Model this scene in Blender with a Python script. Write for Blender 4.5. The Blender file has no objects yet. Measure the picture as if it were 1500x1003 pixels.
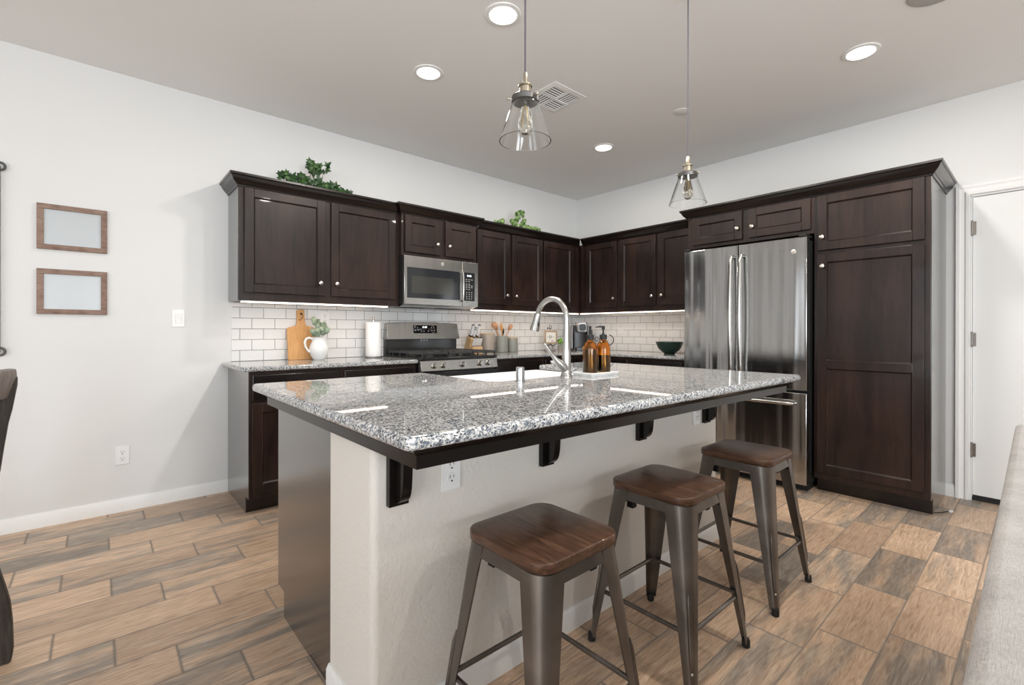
import bpy, bmesh, math, random
from mathutils import Vector, Matrix
random.seed(7)
PI = math.pi
S = bpy.context.scene
C = S.collection
# ------------------------------------------------------------------ camera
cam_d = bpy.data.cameras.new('camera'); cam = bpy.data.objects.new('camera', cam_d); C.objects.link(cam)
FW = Vector((0.66036621, 0.75094318, -0.00089724)); RT = Vector((0.75094335, -0.66036424, 0.00177853)); UP = Vector((-0.000743, 0.00184826, 0.99999802))
R3 = Matrix((RT, UP, -FW)).transposed()
cam.matrix_world = Matrix.Translation((-4.43694, -3.83902, 1.14031)) @ R3.to_4x4()
cam_d.sensor_width = 36; cam_d.sensor_fit = 'HORIZONTAL'; cam_d.lens = 690.151 / 1500 * 36
cam_d.shift_y = -17.0877 / 1500; cam_d.clip_start = 0.02
S.camera = cam
# ------------------------------------------------------------------ world, light, exposure
S.view_settings.view_transform = 'Standard'; S.view_settings.look = 'None'
S.view_settings.exposure = -0.12; S.view_settings.gamma = 1; S.view_settings.use_curve_mapping = False
S.cycles.use_denoising = True
S.cycles.max_bounces = 10; S.cycles.diffuse_bounces = 5; S.cycles.glossy_bounces = 5; S.cycles.transmission_bounces = 8
S.cycles.sample_clamp_indirect = 6
S.cycles.caustics_reflective = False; S.cycles.caustics_refractive = False
W = bpy.data.worlds.new('world'); S.world = W; W.use_nodes = True
W.node_tree.nodes['Background'].inputs[0].default_value = (0.86, 0.93, 1.0, 1)
W.node_tree.nodes['Background'].inputs[1].default_value = 2.0

def area(name, loc, target, sx, sy, power, col):
    l = bpy.data.lights.new(name, 'AREA'); l.shape = 'RECTANGLE'; l.size = sx; l.size_y = sy; l.energy = power; l.color = col
    o = bpy.data.objects.new(name, l); C.objects.link(o); o.location = loc
    o.rotation_euler = (Vector(target) - Vector(loc)).to_track_quat('-Z', 'Y').to_euler()
    return o
XL, YF, H = -8.2, -7.4, 2.743          # far left wall, wall behind the camera, ceiling
for y_, p_ in ((-2.6, 12), (-4.5, 26), (-6.0, 40)): area('daylight_left', (XL + .02, y_, 1.30), (0, y_ + .8, 2.0), .95, 2.0, p_, (0.90, 0.96, 1.0))
for k_, x_ in enumerate((-5.7, -4.0)): area('daylight_rear', (x_, YF + .02, 1.30), (x_ + .3, 0, 2.8), 1.1, 2.0, 92, (0.90, 0.96, 1.0))

# ------------------------------------------------------------------ materials
def rgb(r, g, b):
    f = lambda c: (c / 255 / 12.92) if c / 255 <= .04045 else ((c / 255 + .055) / 1.055) ** 2.4
    return (f(r), f(g), f(b), 1)
def mat(name, col, rough=.5, metal=0., spec=.5, coat=0., trans=0., ior=1.45, emit=None, es=0., alpha=1.):
    m = bpy.data.materials.new(name); m.use_nodes = True
    b = m.node_tree.nodes['Principled BSDF']
    b.inputs['Base Color'].default_value = col if len(col) == 4 else (*col, 1)
    b.inputs['Roughness'].default_value = rough; b.inputs['Metallic'].default_value = metal
    b.inputs['Specular IOR Level'].default_value = spec; b.inputs['Coat Weight'].default_value = coat
    b.inputs['Transmission Weight'].default_value = trans; b.inputs['IOR'].default_value = ior
    if emit: b.inputs['Emission Color'].default_value = emit; b.inputs['Emission Strength'].default_value = es
    return m
class NT:
    def __init__(s, m): s.m = m; s.t = m.node_tree; s.b = s.t.nodes['Principled BSDF']
    def n(s, k, **p):
        x = s.t.nodes.new(k)
        for a, v in p.items(): setattr(x, a, v)
        return x
    def l(s, a, b): s.t.links.new(a, b)
    def val(s, sock, v):
        if hasattr(v, 'is_linked') or hasattr(v, 'links'): s.l(v, sock)
        else: sock.default_value = v
    def math(s, op, a, b=0., c=None):
        x = s.n('ShaderNodeMath', operation=op); s.val(x.inputs[0], a); s.val(x.inputs[1], b)
        if c is not None: s.val(x.inputs[2], c)
        return x.outputs[0]
    def obj(s): return s.n('ShaderNodeTexCoord').outputs['Object']
    def mapping(s, v, sc=(1, 1, 1), loc=(0, 0, 0), rot=(0, 0, 0)):
        x = s.n('ShaderNodeMapping'); s.l(v, x.inputs[0]); x.inputs['Scale'].default_value = sc
        x.inputs['Location'].default_value = loc; x.inputs['Rotation'].default_value = rot; return x.outputs[0]
    def noise(s, v, sc, det=2., rough=.5, dist=0., dim='3D', w=None):
        x = s.n('ShaderNodeTexNoise', noise_dimensions=dim); s.l(v, x.inputs['Vector']); x.inputs['Scale'].default_value = sc
        x.inputs['Detail'].default_value = det; x.inputs['Roughness'].default_value = rough; x.inputs['Distortion'].default_value = dist
        if w is not None: s.l(w, x.inputs['W'])
        return x.outputs[0]
    def ramp(s, f, stops, interp='LINEAR'):
        x = s.n('ShaderNodeValToRGB'); s.l(f, x.inputs[0]); r = x.color_ramp; r.interpolation = interp
        while len(r.elements) < len(stops): r.elements.new(.5)
        for e, (p, c) in zip(r.elements, stops): e.position = p; e.color = c if len(c) == 4 else (*c, 1)
        return x.outputs[0]
    def mix(s, f, a, b, mode='MIX'):
        x = s.n('ShaderNodeMix', data_type='RGBA', blend_type=mode); s.val(x.inputs[0], f); s.val(x.inputs[6], a); s.val(x.inputs[7], b); return x.outputs[2]
    def bump(s, h, strength=.3, dist=.002):
        x = s.n('ShaderNodeBump'); s.l(h, x.inputs['Height']); x.inputs['Strength'].default_value = strength
        x.inputs['Distance'].default_value = dist; s.l(x.outputs[0], s.b.inputs['Normal'])
    def col(s, c): s.l(c, s.b.inputs['Base Color'])

def paint(name, col, rough=.75, sc=120, st=.12, dist=.003):
    m = mat(name, col, rough, spec=.3); t = NT(m)
    t.bump(t.noise(t.obj(), sc, 3, .6), st, dist); return m
M_wall = paint('wall_paint', (.75, .75, .745), .8)
M_ceil = paint('ceiling_paint', (.83, .828, .822), .85)
M_stucco = paint('textured_island_paint', (.72, .69, .645), .8, 75, .55, .005)
M_trim = mat('white_trim_paint', (.84, .84, .83), .35)
M_door = mat('white_door_paint', (.82, .825, .82), .4)
M_plastic = mat('white_plastic', (.85, .85, .85), .3)
M_slot = mat('dark_slots', (.02, .02, .02), .5)
M_black = mat('black_plastic', (.012, .012, .013), .25)
M_blackm = mat('black_matte', (.015, .015, .015), .6)
M_castiron = mat('cast_iron', (.05, .05, .05), .38, .3)
M_nickel = mat('satin_nickel', (.62, .58, .53), .28, 1)
M_hinge = mat('hinge_metal', (.22, .20, .18), .4, 1)
M_chrome = mat('chrome', (.45, .46, .47), .16, 1)
M_faucet = mat('brushed_nickel', (.46, .45, .435), .27, 1)
M_ceramic = mat('white_ceramic', (.78, .785, .79), .12)
M_brass = mat('aged_brass', (.47, .42, .33), .3, 1)
M_pewter = mat('dark_pewter', (.16, .155, .15), .35, 1)
M_iron = mat('wrought_iron', (.035, .028, .024), .45, .6)

def wood(name, c1, c2, c3, rough=.3, sc=1., axis=2, spec=.5, coat=0., bs=.05, blotch=.35):
    m = mat(name, c1, rough, spec=spec, coat=coat); t = NT(m); v = t.obj()
    s = [9 * sc] * 3; s[axis] = .8 * sc
    f = t.noise(t.mapping(v, tuple(s)), 2.2, 6, .6, .9)
    g = t.noise(t.mapping(v, tuple(x * 7 for x in s)), 2., 4, .6)
    h = t.noise(v, 3.5 * sc, 3, .5)
    a = t.math('ADD', t.math('MULTIPLY', f, .55), t.math('ADD', t.math('MULTIPLY', g, .25), t.math('MULTIPLY', h, blotch)))
    t.col(t.ramp(a, [(.38, c1), (.56, c2), (.75, c3)])); t.bump(g, bs, .001); return m
M_cab = wood('espresso_cabinet_wood', (.0048, .0028, .0024), (.0112, .0058, .0045), (.030, .0150, .0110), .34, .7, 2, .42, .10, .05, .5)
M_cabh = wood('espresso_wood_horizontal', (.0042, .0027, .0024), (.0075, .0045, .0038), (.014, .008, .0065), .25, 1, 0, .6, .10)
M_side = mat('espresso_laminate_panel', (.009, .006, .005), .24, spec=1., coat=1.)
M_side.node_tree.nodes['Principled BSDF'].inputs['Coat Roughness'].default_value = .24
M_cab_shade = mat('shaded_espresso', (.006, .0045, .004), .22, spec=.5)  # cabinet espresso darkened, shade under the island top put into the colour
M_seat = wood('walnut_seat_wood', (.036, .019, .012), (.115, .058, .035), (.25, .14, .086), .34, 3.2, 1, .35, .1, .3, .2)
M_board = wood('bamboo_board', (.50, .26, .10), (.62, .34, .14), (.70, .42, .20), .45, 2.5, 2, .3, 0, .03, .3)
M_block = wood('beech_block', (.48, .30, .15), (.58, .38, .20), (.66, .46, .27), .5, 2, 2, .3, 0, .03)
M_spoon = wood('spoon_wood', (.42, .22, .12), (.52, .29, .17), (.60, .36, .22), .5, 3, 2, .3, 0, .03)
M_frame = wood('rustic_frame_wood', (.12, .075, .055), (.24, .16, .125), (.36, .26, .21), .65, 5, 0, .2, 0, .3, .4)
M_chair = wood('weathered_chair_wood', (.025, .020, .017), (.05, .042, .036), (.09, .076, .066), .5, 3, 2, .3, 0, .2)
M_rail = wood('greyed_rail_wood', (.13, .11, .10), (.22, .19, .175), (.32, .285, .26), .5, 3, 2, .3, 0, .2)

def steel(name, col=(.56, .555, .55), rough=.25, aniso=.75, wavy=3.):
    m = mat(name, col, rough, 1); t = NT(m); v = t.obj()
    t.b.inputs['Anisotropic'].default_value = aniso
    tg = t.n('ShaderNodeTangent', direction_type='RADIAL', axis='Z'); t.l(tg.outputs[0], t.b.inputs['Tangent'])
    g = t.noise(t.mapping(v, (6, 6, 700)), 1.5, 3, .6)
    w = t.noise(t.mapping(v, (4.6, 4.6, .12)), 1.5, 2, .5)
    t.l(t.math('MULTIPLY_ADD', g, .10, rough - .05), t.b.inputs['Roughness'])
    t.bump(t.math('ADD', t.math('MULTIPLY', w, wavy), t.math('MULTIPLY', g, .06)), .25, .0035); return m
M_steel = steel('brushed_stainless', (.42, .405, .38))
M_steel2 = mat('plain_stainless', (.46, .45, .43), .22, 1)
M_fsteel = steel('fridge_stainless', (.41, .408, .405), .15, .75, 22.)

def granite():
    m = mat('speckled_granite', (.6, .6, .6), .025, spec=.6); t = NT(m); v = t.obj()
    v2 = t.mapping(v, (1, 1, 1))
    d = t.n('ShaderNodeTexNoise'); t.l(v2, d.inputs['Vector']); d.inputs['Scale'].default_value = 90; d.inputs['Detail'].default_value = 2
    vv = t.n('ShaderNodeVectorMath', operation='MULTIPLY_ADD'); t.l(d.outputs[1], vv.inputs[0]); vv.inputs[1].default_value = (.012,) * 3; t.l(v2, vv.inputs[2])
    def vor(sc):
        x = t.n('ShaderNodeTexVoronoi'); t.l(vv.outputs[0], x.inputs['Vector']); x.inputs['Scale'].default_value = sc
        s = t.n('ShaderNodeSeparateColor'); t.l(x.outputs['Color'], s.inputs[0]); return s.outputs[0], s.outputs[1]
    a, a2 = vor(185); b, b2 = vor(330)
    n1 = t.noise(v2, 18, 3, .6)
    base = t.ramp(a, [(0, (.47, .475, .475)), (.28, (.66, .66, .655)), (.55, (.33, .345, .36)), (.72, (.56, .54, .51)), (.90, (.17, .185, .205))], 'CONSTANT')
    dk = t.math('ADD', b, t.math('MULTIPLY', t.math('SUBTRACT', n1, .5), 1.1))
    mask = t.ramp(dk, [(.20, (1, 1, 1)), (.24, (0, 0, 0))])
    mask2 = t.ramp(t.math('ADD', a2, t.math('MULTIPLY', t.math('SUBTRACT', n1, .5), -.9)), [(.13, (1, 1, 1)), (.15, (0, 0, 0))])
    c = t.mix(mask, base, (.055, .062, .072, 1)); c = t.mix(mask2, c, (.13, .155, .19, 1))
    t.col(c); return m
M_granite = granite()

def tile(name, ax, off):
    m = mat(name, (.8, .8, .8), .10, spec=.5); t = NT(m); v = t.obj()
    sp = t.n('ShaderNodeSeparateXYZ'); t.l(v, sp.inputs[0]); cb = t.n('ShaderNodeCombineXYZ')
    t.l(t.math('ADD', sp.outputs[ax], off), cb.inputs[0]); t.l(t.math('SUBTRACT', sp.outputs[2], .9155), cb.inputs[1])
    br = t.n('ShaderNodeTexBrick'); t.l(cb.outputs[0], br.inputs['Vector'])
    br.inputs['Scale'].default_value = 1; br.inputs['Brick Width'].default_value = .1553; br.inputs['Row Height'].default_value = .0776
    br.inputs['Mortar Size'].default_value = .0016; br.inputs['Mortar Smooth'].default_value = .1; br.offset = .5
    br.inputs['Color1'].default_value = (.84, .84, .835, 1); br.inputs['Color2'].default_value = (.80, .80, .795, 1); br.inputs['Mortar'].default_value = (.12, .115, .11, 1)
    t.col(br.outputs[0]); t.l(t.math('MULTIPLY_ADD', br.outputs[1], .6, .10), t.b.inputs['Roughness'])
    t.bump(t.math('MULTIPLY', br.outputs[1], -1.), .6, .002); return m
M_tileA = tile('subway_tile_back', 0, 3.593 + .1553 * .0)
M_tileB = tile('subway_tile_right', 1, .992)

def floor_mat():
    m = mat('wood_look_plank_tile', (.4, .3, .2), .38, spec=.4); t = NT(m); v = t.obj()
    sp = t.n('ShaderNodeSeparateXYZ'); t.l(v, sp.inputs[0]); X, Y = sp.outputs[0], sp.outputs[1]
    P, L = .18775, .507
    r = t.math('DIVIDE', t.math('SUBTRACT', -.255 + P, Y), P)       # row 1 spans -.067 .. -.255
    row = t.math('FLOOR', r)
    u = t.math('SUBTRACT', t.math('DIVIDE', t.math('ADD', X, 4.729), L), t.math('DIVIDE', t.math('MODULO', t.math('ADD', row, 30.), 3.), 3.))
    u = t.math('ADD', u, 1 / 3 * 0)
    col = t.math('FLOOR', u)
    fu, fr = t.math('FRACT', u), t.math('FRACT', r)
    eu = t.math('MULTIPLY', t.math('MINIMUM', fu, t.math('SUBTRACT', 1., fu)), L)
    er = t.math('MULTIPLY', t.math('MINIMUM', fr, t.math('SUBTRACT', 1., fr)), P)
    e = t.math('MINIMUM', eu, t.math('MULTIPLY', er, 1.5))
    grout = t.ramp(e, [(.0030, (1, 1, 1)), (.0044, (0, 0, 0))])
    cb = t.n('ShaderNodeCombineXYZ'); t.l(row, cb.inputs[0]); t.l(col, cb.inputs[1])
    wn = t.n('ShaderNodeTexWhiteNoise', noise_dimensions='2D'); t.l(cb.outputs[0], wn.inputs['Vector'])
    sc = t.n('ShaderNodeSeparateColor'); t.l(wn.outputs['Color'], sc.inputs[0]); w1, w2 = sc.outputs[0], sc.outputs[1]
    wv = t.math('MULTIPLY', sc.outputs[2], 40.)
    vs = t.mapping(v, (1.1, 6.5, 1))
    big = t.noise(vs, 1.7, 3, .55, .8, '4D', wv)                    # broad grey/brown bands inside a plank
    gr = t.noise(t.mapping(v, (2.6, 26, 1)), 2.0, 6, .62, 2.2, '4D', wv)
    fine = t.noise(t.mapping(v, (9, 260, 1)), 1.6, 4, .6, .4, '4D', wv)
    warm = t.ramp(gr, [(.28, (.31, .205, .138)), (.47, (.49, .345, .243)), (.62, (.59, .44, .325)), (.8, (.68, .54, .415))])
    grey = t.ramp(gr, [(.28, (.155, .128, .106)), (.5, (.27, .228, .192)), (.75, (.42, .365, .31))])
    f = t.math('ADD', t.math('MULTIPLY', big, 1.9), t.math('MULTIPLY_ADD', w1, .75, -1.24))
    c = t.mix(t.ramp(f, [(.10, (0, 0, 0)), (.50, (1, 1, 1))]), warm, grey)
    c = t.mix(.30, c, t.ramp(fine, [(.3, (.62, .62, .62)), (.7, (1.38, 1.38, 1.38))]), 'MULTIPLY')
    c = t.mix(1., c, t.ramp(w2, [(0, (.90, .88, .86)), (1, (1.28, 1.26, 1.22))]), 'MULTIPLY')
    c = t.mix(grout, c, (.21, .185, .162, 1))
    t.col(c); t.l(t.math('MULTIPLY_ADD', grout, .4, .34), t.b.inputs['Roughness'])
    t.bump(t.math('SUBTRACT', t.math('MULTIPLY', fine, .25), grout), .4, .002); return m
M_floor = floor_mat()

def fabric():
    m = mat('grey_woven_upholstery', (.5, .47, .44), .9, spec=.2); t = NT(m); v = t.obj()
    a = t.noise(t.mapping(v, (60, 520, 520)), 1.5, 3, .6); b = t.noise(t.mapping(v, (520, 60, 520)), 1.5, 3, .6)
    x = t.math('ADD', t.math('MULTIPLY', a, .5), t.math('MULTIPLY', b, .5)); d = t.noise(v, 14, 3)
    x2 = t.math('MULTIPLY_ADD', d, .35, t.math('MULTIPLY', x, .75))
    t.col(t.ramp(x2, [(.38, (.21, .192, .178)), (.54, (.335, .315, .298)), (.70, (.45, .43, .41))])); t.bump(x, .5, .002)
    t.b.inputs['Sheen Weight'].default_value = .3; return m
M_fabric = fabric()
def gun():
    m = mat('gunmetal_lacquered_steel', (.12, .105, .092), .34, .85); t = NT(m); v = t.obj()
    n = t.noise(v, 5, 3, .5, .5); t.col(t.ramp(n, [(.3, (.12, .105, .092)), (.7, (.235, .21, .19))]))
    t.l(t.math('MULTIPLY_ADD', n, .15, .30), t.b.inputs['Roughness']); return m
M_gun = gun()
def glass(name, col=(1, 1, 1), rough=0., ior=1.45):
    return mat(name, col, rough, trans=1., ior=ior)
M_glass = glass('clear_glass', (.97, .98, .98))
M_amber = glass('amber_glass', (.92, .50, .10), .02)
M_picture = mat('glazed_white_print', (.52, .55, .57), .22, spec=.4)
M_leaf = mat('ivy_leaf_green', (.030, .085, .020), .4)
M_leaf2 = mat('variegated_leaf', (.07, .17, .035), .4)
M_leaf3 = mat('eucalyptus_leaf', (.20, .27, .19), .6)
M_leaf4 = mat('bright_leaf', (.16, .36, .03), .45)
M_stem = mat('plant_stem', (.10, .085, .03), .6)
for m_, a_, b_, s_ in ((M_leaf, (.010, .038, .014), (.050, .115, .026), 22), (M_leaf2, (.04, .12, .02), (.30, .42, .16), 30), (M_leaf3, (.14, .21, .14), (.28, .34, .26), 16)):
    t = NT(m_); t.col(t.ramp(t.noise(t.obj(), s_, 2), [(.38, a_), (.64, b_)]))
M_crock = mat('stone_grey_ceramic', (.235, .24, .215), .4)
M_crockb = mat('taupe_ceramic', (.31, .275, .24), .45)
M_tan = wood('aged_tan_wood', (.22, .15, .10), (.34, .24, .17), (.44, .33, .25), .6, 5, 2, .2, 0, .1)
M_bowl = mat('dark_green_glaze', (.010, .038, .026), .12)
M_towel = mat('white_paper', (.86, .86, .86), .9)
M_keur = mat('silver_plastic', (.42, .42, .43), .3, .6)
M_knife = mat('white_handle', (.78, .79, .80), .3)
M_led = mat('led_strip_light', (1, 1, 1), .5, emit=(1, .77, .58, 1), es=7.5)
M_can = mat('lit_lens', (1, 1, 1), .5, emit=(1, .97, .92, 1), es=14)
M_digit = mat('lit_digits', (1, 1, 1), .5, emit=(.85, .95, 1, 1), es=3)
M_mark = mat('pale_print', (.45, .45, .45), .5)
M_bulb = glass('bulb_glass', (.97, .95, .90))
M_fil = mat('filament_wire', (.55, .42, .22), .35, 1)
M_dark_oven = mat('oven_glass', (.01, .01, .011), .05)
M_mwglass = mat('microwave_window', (.022, .024, .027), .07, spec=.5)
M_speaker = mat('grey_grille', (.45, .44, .43), .8)

# ------------------------------------------------------------------ builders
class MB:
    def __init__(s): s.bm = bmesh.new(); s.mi = 0
    def _f(s, vs):
        try: f = s.bm.faces.new(vs); f.material_index = s.mi; return f
        except ValueError: return None
    def box(s, x0, x1, y0, y1, z0, z1):
        x0, x1 = sorted((x0, x1)); y0, y1 = sorted((y0, y1)); z0, z1 = sorted((z0, z1))
        v = [s.bm.verts.new(c) for c in ((x0, y0, z0), (x1, y0, z0), (x1, y1, z0), (x0, y1, z0), (x0, y0, z1), (x1, y0, z1), (x1, y1, z1), (x0, y1, z1))]
        for q in ((3, 2, 1, 0), (4, 5, 6, 7), (0, 1, 5, 4), (1, 2, 6, 5), (2, 3, 7, 6), (3, 0, 4, 7)): s._f([v[i] for i in q])
        return s
    def rings(s, rs, closed=False, cap=True):
        R = [[s.bm.verts.new(c) for c in r] for r in rs]; n = len(R[0])
        m = len(R) if closed else len(R) - 1
        for i in range(m):
            a, b = R[i], R[(i + 1) % len(R)]
            for j in range(n): s._f([a[j], a[(j + 1) % n], b[(j + 1) % n], b[j]])
        if cap and not closed: s._f(list(reversed(R[0]))); s._f(R[-1])
        return s
    def lathe(s, prof, c=(0, 0, 0), n=28, ax='z', cap=True, sy=1.):
        rs = []
        for r, z in prof:
            r = max(r, 1e-5); q = []
            for j in range(n):
                a = 2 * PI * j / n; x, y = r * math.cos(a), r * math.sin(a) * sy
                if ax == 'z': p = (x, y, z)
                elif ax == 'x': p = (z, x, y)
                else: p = (y, z, x)
                q.append((c[0] + p[0], c[1] + p[1], c[2] + p[2]))
            rs.append(q)
        return s.rings(rs, cap=cap)
    def tube(s, pts, r, n=10, closed=False, flat=1.):
        P = [Vector(p) for p in pts]; m = len(P); R_ = r if isinstance(r, (list, tuple)) else [r] * m
        T = []
        for i in range(m):
            a = P[(i - 1) % m] if (closed or i > 0) else P[i]; b = P[(i + 1) % m] if (closed or i < m - 1) else P[i]
            T.append((b - a).normalized())
        up = Vector((0, 0, 1)) if abs(T[0].z) < .9 else Vector((1, 0, 0))
        nrm = (up - T[0] * up.dot(T[0])).normalized(); rs = []
        for i in range(m):
            nrm = (nrm - T[i] * nrm.dot(T[i]))
            nrm = nrm.normalized() if nrm.length > 1e-6 else Vector((1, 0, 0)); bi = T[i].cross(nrm)
            rs.append([P[i] + (nrm * math.cos(2 * PI * j / n) * flat + bi * math.sin(2 * PI * j / n)) * R_[i] for j in range(n)])
        return s.rings(rs, closed=closed)
    def prism(s, poly, ax, a, b):
        def P(u, v, w): return {'x': (w, u, v), 'y': (u, w, v), 'z': (u, v, w)}[ax]
        return s.rings([[P(u, v, a) for u, v in poly], [P(u, v, b) for u, v in poly]])
    def sweep(s, path, prof):
        """profile (out, z) swept along a plan path with mitred corners; 'out' is to the right of the path direction"""
        n = len(path); D = []
        for i in range(n - 1):
            d = Vector((path[i + 1][0] - path[i][0], path[i + 1][1] - path[i][1])).normalized(); D.append(Vector((d.y, -d.x)))
        rs = []
        for i in range(n):
            a = D[max(0, i - 1)]; b = D[min(i, n - 2)]; m = (a + b); m = m / (m.dot(m) / 2) if m.length > 1e-6 else a
            rs.append([(path[i][0] + m.x * o, path[i][1] + m.y * o, z) for o, z in prof])
        return s.rings(rs)
    def sphere(s, c, r, n=14, sc=(1, 1, 1)):
        pr = [(r * math.sin(PI * i / n), -r * math.cos(PI * i / n)) for i in range(n + 1)]; rs = []
        for rr, z in pr: rs.append([(c[0] + max(rr, 1e-5) * math.cos(2 * PI * j / 16) * sc[0], c[1] + max(rr, 1e-5) * math.sin(2 * PI * j / 16) * sc[1], c[2] + z * sc[2]) for j in range(16)])
        return s.rings(rs)
    def merge(s, other, mtx=None):
        me = bpy.data.meshes.new('t'); other.bm.to_mesh(me)
        if mtx: me.transform(mtx)
        s.bm.from_mesh(me); bpy.data.meshes.remove(me); return s
    def build(s, name, m, parent=None, bevel=0., world=True, origin=None, angle=35, solid=0., sub=0, seg=2):
        bm = s.bm
        if parent is not None and world: bm.transform(XF[parent.name].inverted())
        if origin is not None: bm.transform(Matrix.Translation(-Vector(origin)))
        bmesh.ops.remove_doubles(bm, verts=bm.verts, dist=1e-6)
        bmesh.ops.recalc_face_normals(bm, faces=bm.faces)
        for f in bm.faces: f.smooth = True
        for e in bm.edges:
            if len(e.link_faces) == 2 and e.calc_face_angle(0) > math.radians(angle): e.smooth = False
        me = bpy.data.meshes.new(name); bm.to_mesh(me); bm.free()
        for x in (m if isinstance(m, (list, tuple)) else [m]): me.materials.append(x)
        o = bpy.data.objects.new(name, me); C.objects.link(o)
        if parent is not None: o.parent = parent; XF[o.name] = XF[parent.name]
        elif origin is not None: o.location = origin
        XF.setdefault(o.name, Matrix.Translation(origin) if origin is not None else Matrix())
        if solid: q = o.modifiers.new('solid', 'SOLIDIFY'); q.thickness = solid; q.offset = 0
        if bevel: q = o.modifiers.new('bevel', 'BEVEL'); q.width = bevel; q.segments = seg; q.limit_method = 'ANGLE'; q.angle_limit = math.radians(40); q.harden_normals = False
        if sub: q = o.modifiers.new('sub', 'SUBSURF'); q.levels = sub; q.render_levels = sub
        return o
XF = {}
def tag(o, label, cat, group=None):
    o['label'] = label; o['category'] = cat
    if group: o['group'] = group
    return o
def thing(name, label, cat, loc=(0, 0, 0), rz=0., group=None):
    o = bpy.data.objects.new(name, None); C.objects.link(o); o.location = loc; o.rotation_euler = (0, 0, rz); o.empty_display_size = .1
    XF[o.name] = Matrix.Translation(loc) @ Matrix.Rotation(rz, 4, 'Z'); return tag(o, label, cat, group)
def struct(o): o['kind'] = 'structure'; return o
def copy_tree(o, parent=None):
    c = o.copy(); C.objects.link(c); c.parent = parent
    for ch in list(o.children): copy_tree(ch, c)
    return c
def bx(*a): return MB().box(*a)
def arc(cx, cz, r, a0, a1, n=10): return [(cx + r * math.cos(a0 + (a1 - a0) * i / n), cz + r * math.sin(a0 + (a1 - a0) * i / n)) for i in range(n + 1)]
def rrect(x0, x1, y0, y1, r, n=6):
    return arc(x1 - r, y1 - r, r, 0, PI / 2, n) + arc(x0 + r, y1 - r, r, PI / 2, PI, n) + arc(x0 + r, y0 + r, r, PI, 1.5 * PI, n) + arc(x1 - r, y0 + r, r, 1.5 * PI, 2 * PI, n)
def text(name, body, size, m, parent, mtx, ext=.0006):
    cu = bpy.data.curves.new(name, 'FONT'); cu.body = body; cu.size = size; cu.extrude = ext; cu.align_x = 'CENTER'; cu.align_y = 'CENTER'
    o = bpy.data.objects.new(name + '_t', cu); C.objects.link(o); dg = bpy.context.evaluated_depsgraph_get()
    me = bpy.data.meshes.new_from_object(o.evaluated_get(dg)); bpy.data.objects.remove(o); me.transform(mtx)
    if parent is not None: me.transform(XF[parent.name].inverted())
    me.materials.clear(); me.materials.append(m); n = bpy.data.objects.new(name, me); C.objects.link(n); n.parent = parent
    XF[n.name] = XF[parent.name]; return n
FA = Matrix.Rotation(PI / 2, 4, 'X')                                   # text upright facing -y
FB = Matrix.Rotation(-PI / 2, 4, 'Z') @ FA                             # text upright facing -x

# ------------------------------------------------------------------ room shell
struct(bx(XL - .2, .2, YF - .2, .2, -.12, 0).build('floor', M_floor))
struct(bx(XL - .2, .2, YF - .2, .2, H, H + .15).build('ceiling', M_ceil))
struct(bx(XL - .2, .2, 0, .2, 0, H).build('wall_back', M_wall))
DY0, DY1, DZ = -3.495, -4.305, 2.055                                    # door opening in the right wall
w = bx(0, .2, DY0, 0, 0, H); w.box(0, .2, YF, DY1, 0, H); w.box(0, .2, DY1, DY0, DZ, H); struct(w.build('wall_right', M_wall))
def wins(f, cs, w_, a0, a1, z0=.25, z1=2.35):
    m = MB(); e = a0
    for c in cs: m.box(*f(e, c - w_ / 2), 0, H); m.box(*f(c - w_ / 2, c + w_ / 2), 0, z0); m.box(*f(c - w_ / 2, c + w_ / 2), z1, H); e = c + w_ / 2
    m.box(*f(e, a1), 0, H); return m
struct(wins(lambda a, b: (XL - .2, XL, a, b), (-6.0, -4.5, -2.6), 1.0, YF - .2, .2).build('wall_left', M_wall))
struct(wins(lambda a, b: (a, b, YF - .2, YF), (-5.7, -4.0), 1.15, XL, 0).build('wall_front', M_wall))
BBP = [(0, 0), (.0135, 0), (.0135, .068), (.009, .076), (.006, .083), (0, .083)]
struct(MB().sweep([(-3.744, 0), (XL, 0)][::-1], BBP).build('baseboard_back', M_trim))
struct(MB().sweep([(0, -3.367), (0, -3.42)], BBP).build('baseboard_right', M_trim))
# door and casing on the right wall
cp = [(0, 0), (.018, .004), (.018, .02), (.012, .028), (.015, .045), (.020, .052), (.020, .070), (0, .070)]
m = MB()
def cas(pts):                                                            # casing profile (depth, across)
    rs = []
    for k, (y, z, oy, oz) in enumerate(pts): rs.append([(-d, y + oy * a, z + oz * a) for d, a in cp])
    m.rings(rs)
cas([(DY0 + .004, 0, 1, 0), (DY0 + .004, DZ + .004, 1, 1), (DY1 - .004, DZ + .004, -1, 1), (DY1 - .004, 0, -1, 0)])
m.box(.0, .12, DY0 - .006, DY0 + .001, 0, DZ); m.box(0, .12, DY1, DY1 + .006, 0, DZ); m.box(0, .12, DY1, DY0, DZ - .006, DZ)
struct(m.build('trim_1', M_trim))
dr = struct(bx(.012, .052, DY1 + .009, DY0 - .009, .035, DZ - .010).build('door_1', M_door, bevel=.001))
struct(bx(.008, .09, DY1 + .006, DY0 - .006, 0, .014).build('trim_2', M_blackm))
bx(.010, .05, DY1 + .01, DY0 - .01, .014, .036).build('door_sweep', M_blackm, dr)
for z in (1.836, 1.085, .339):
    h = MB().lathe([(.006, z - .045), (.006, z + .045)], (.004, DY0 - .004, 0), 12); h.sphere((.004, DY0 - .004, z + .048), .006); h.sphere((.004, DY0 - .004, z - .048), .006)
    h.box(-.0005, .014, DY0 - .025, DY0 - .006, z - .044, z + .044); h.build('hinge', M_hinge, dr)

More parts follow.
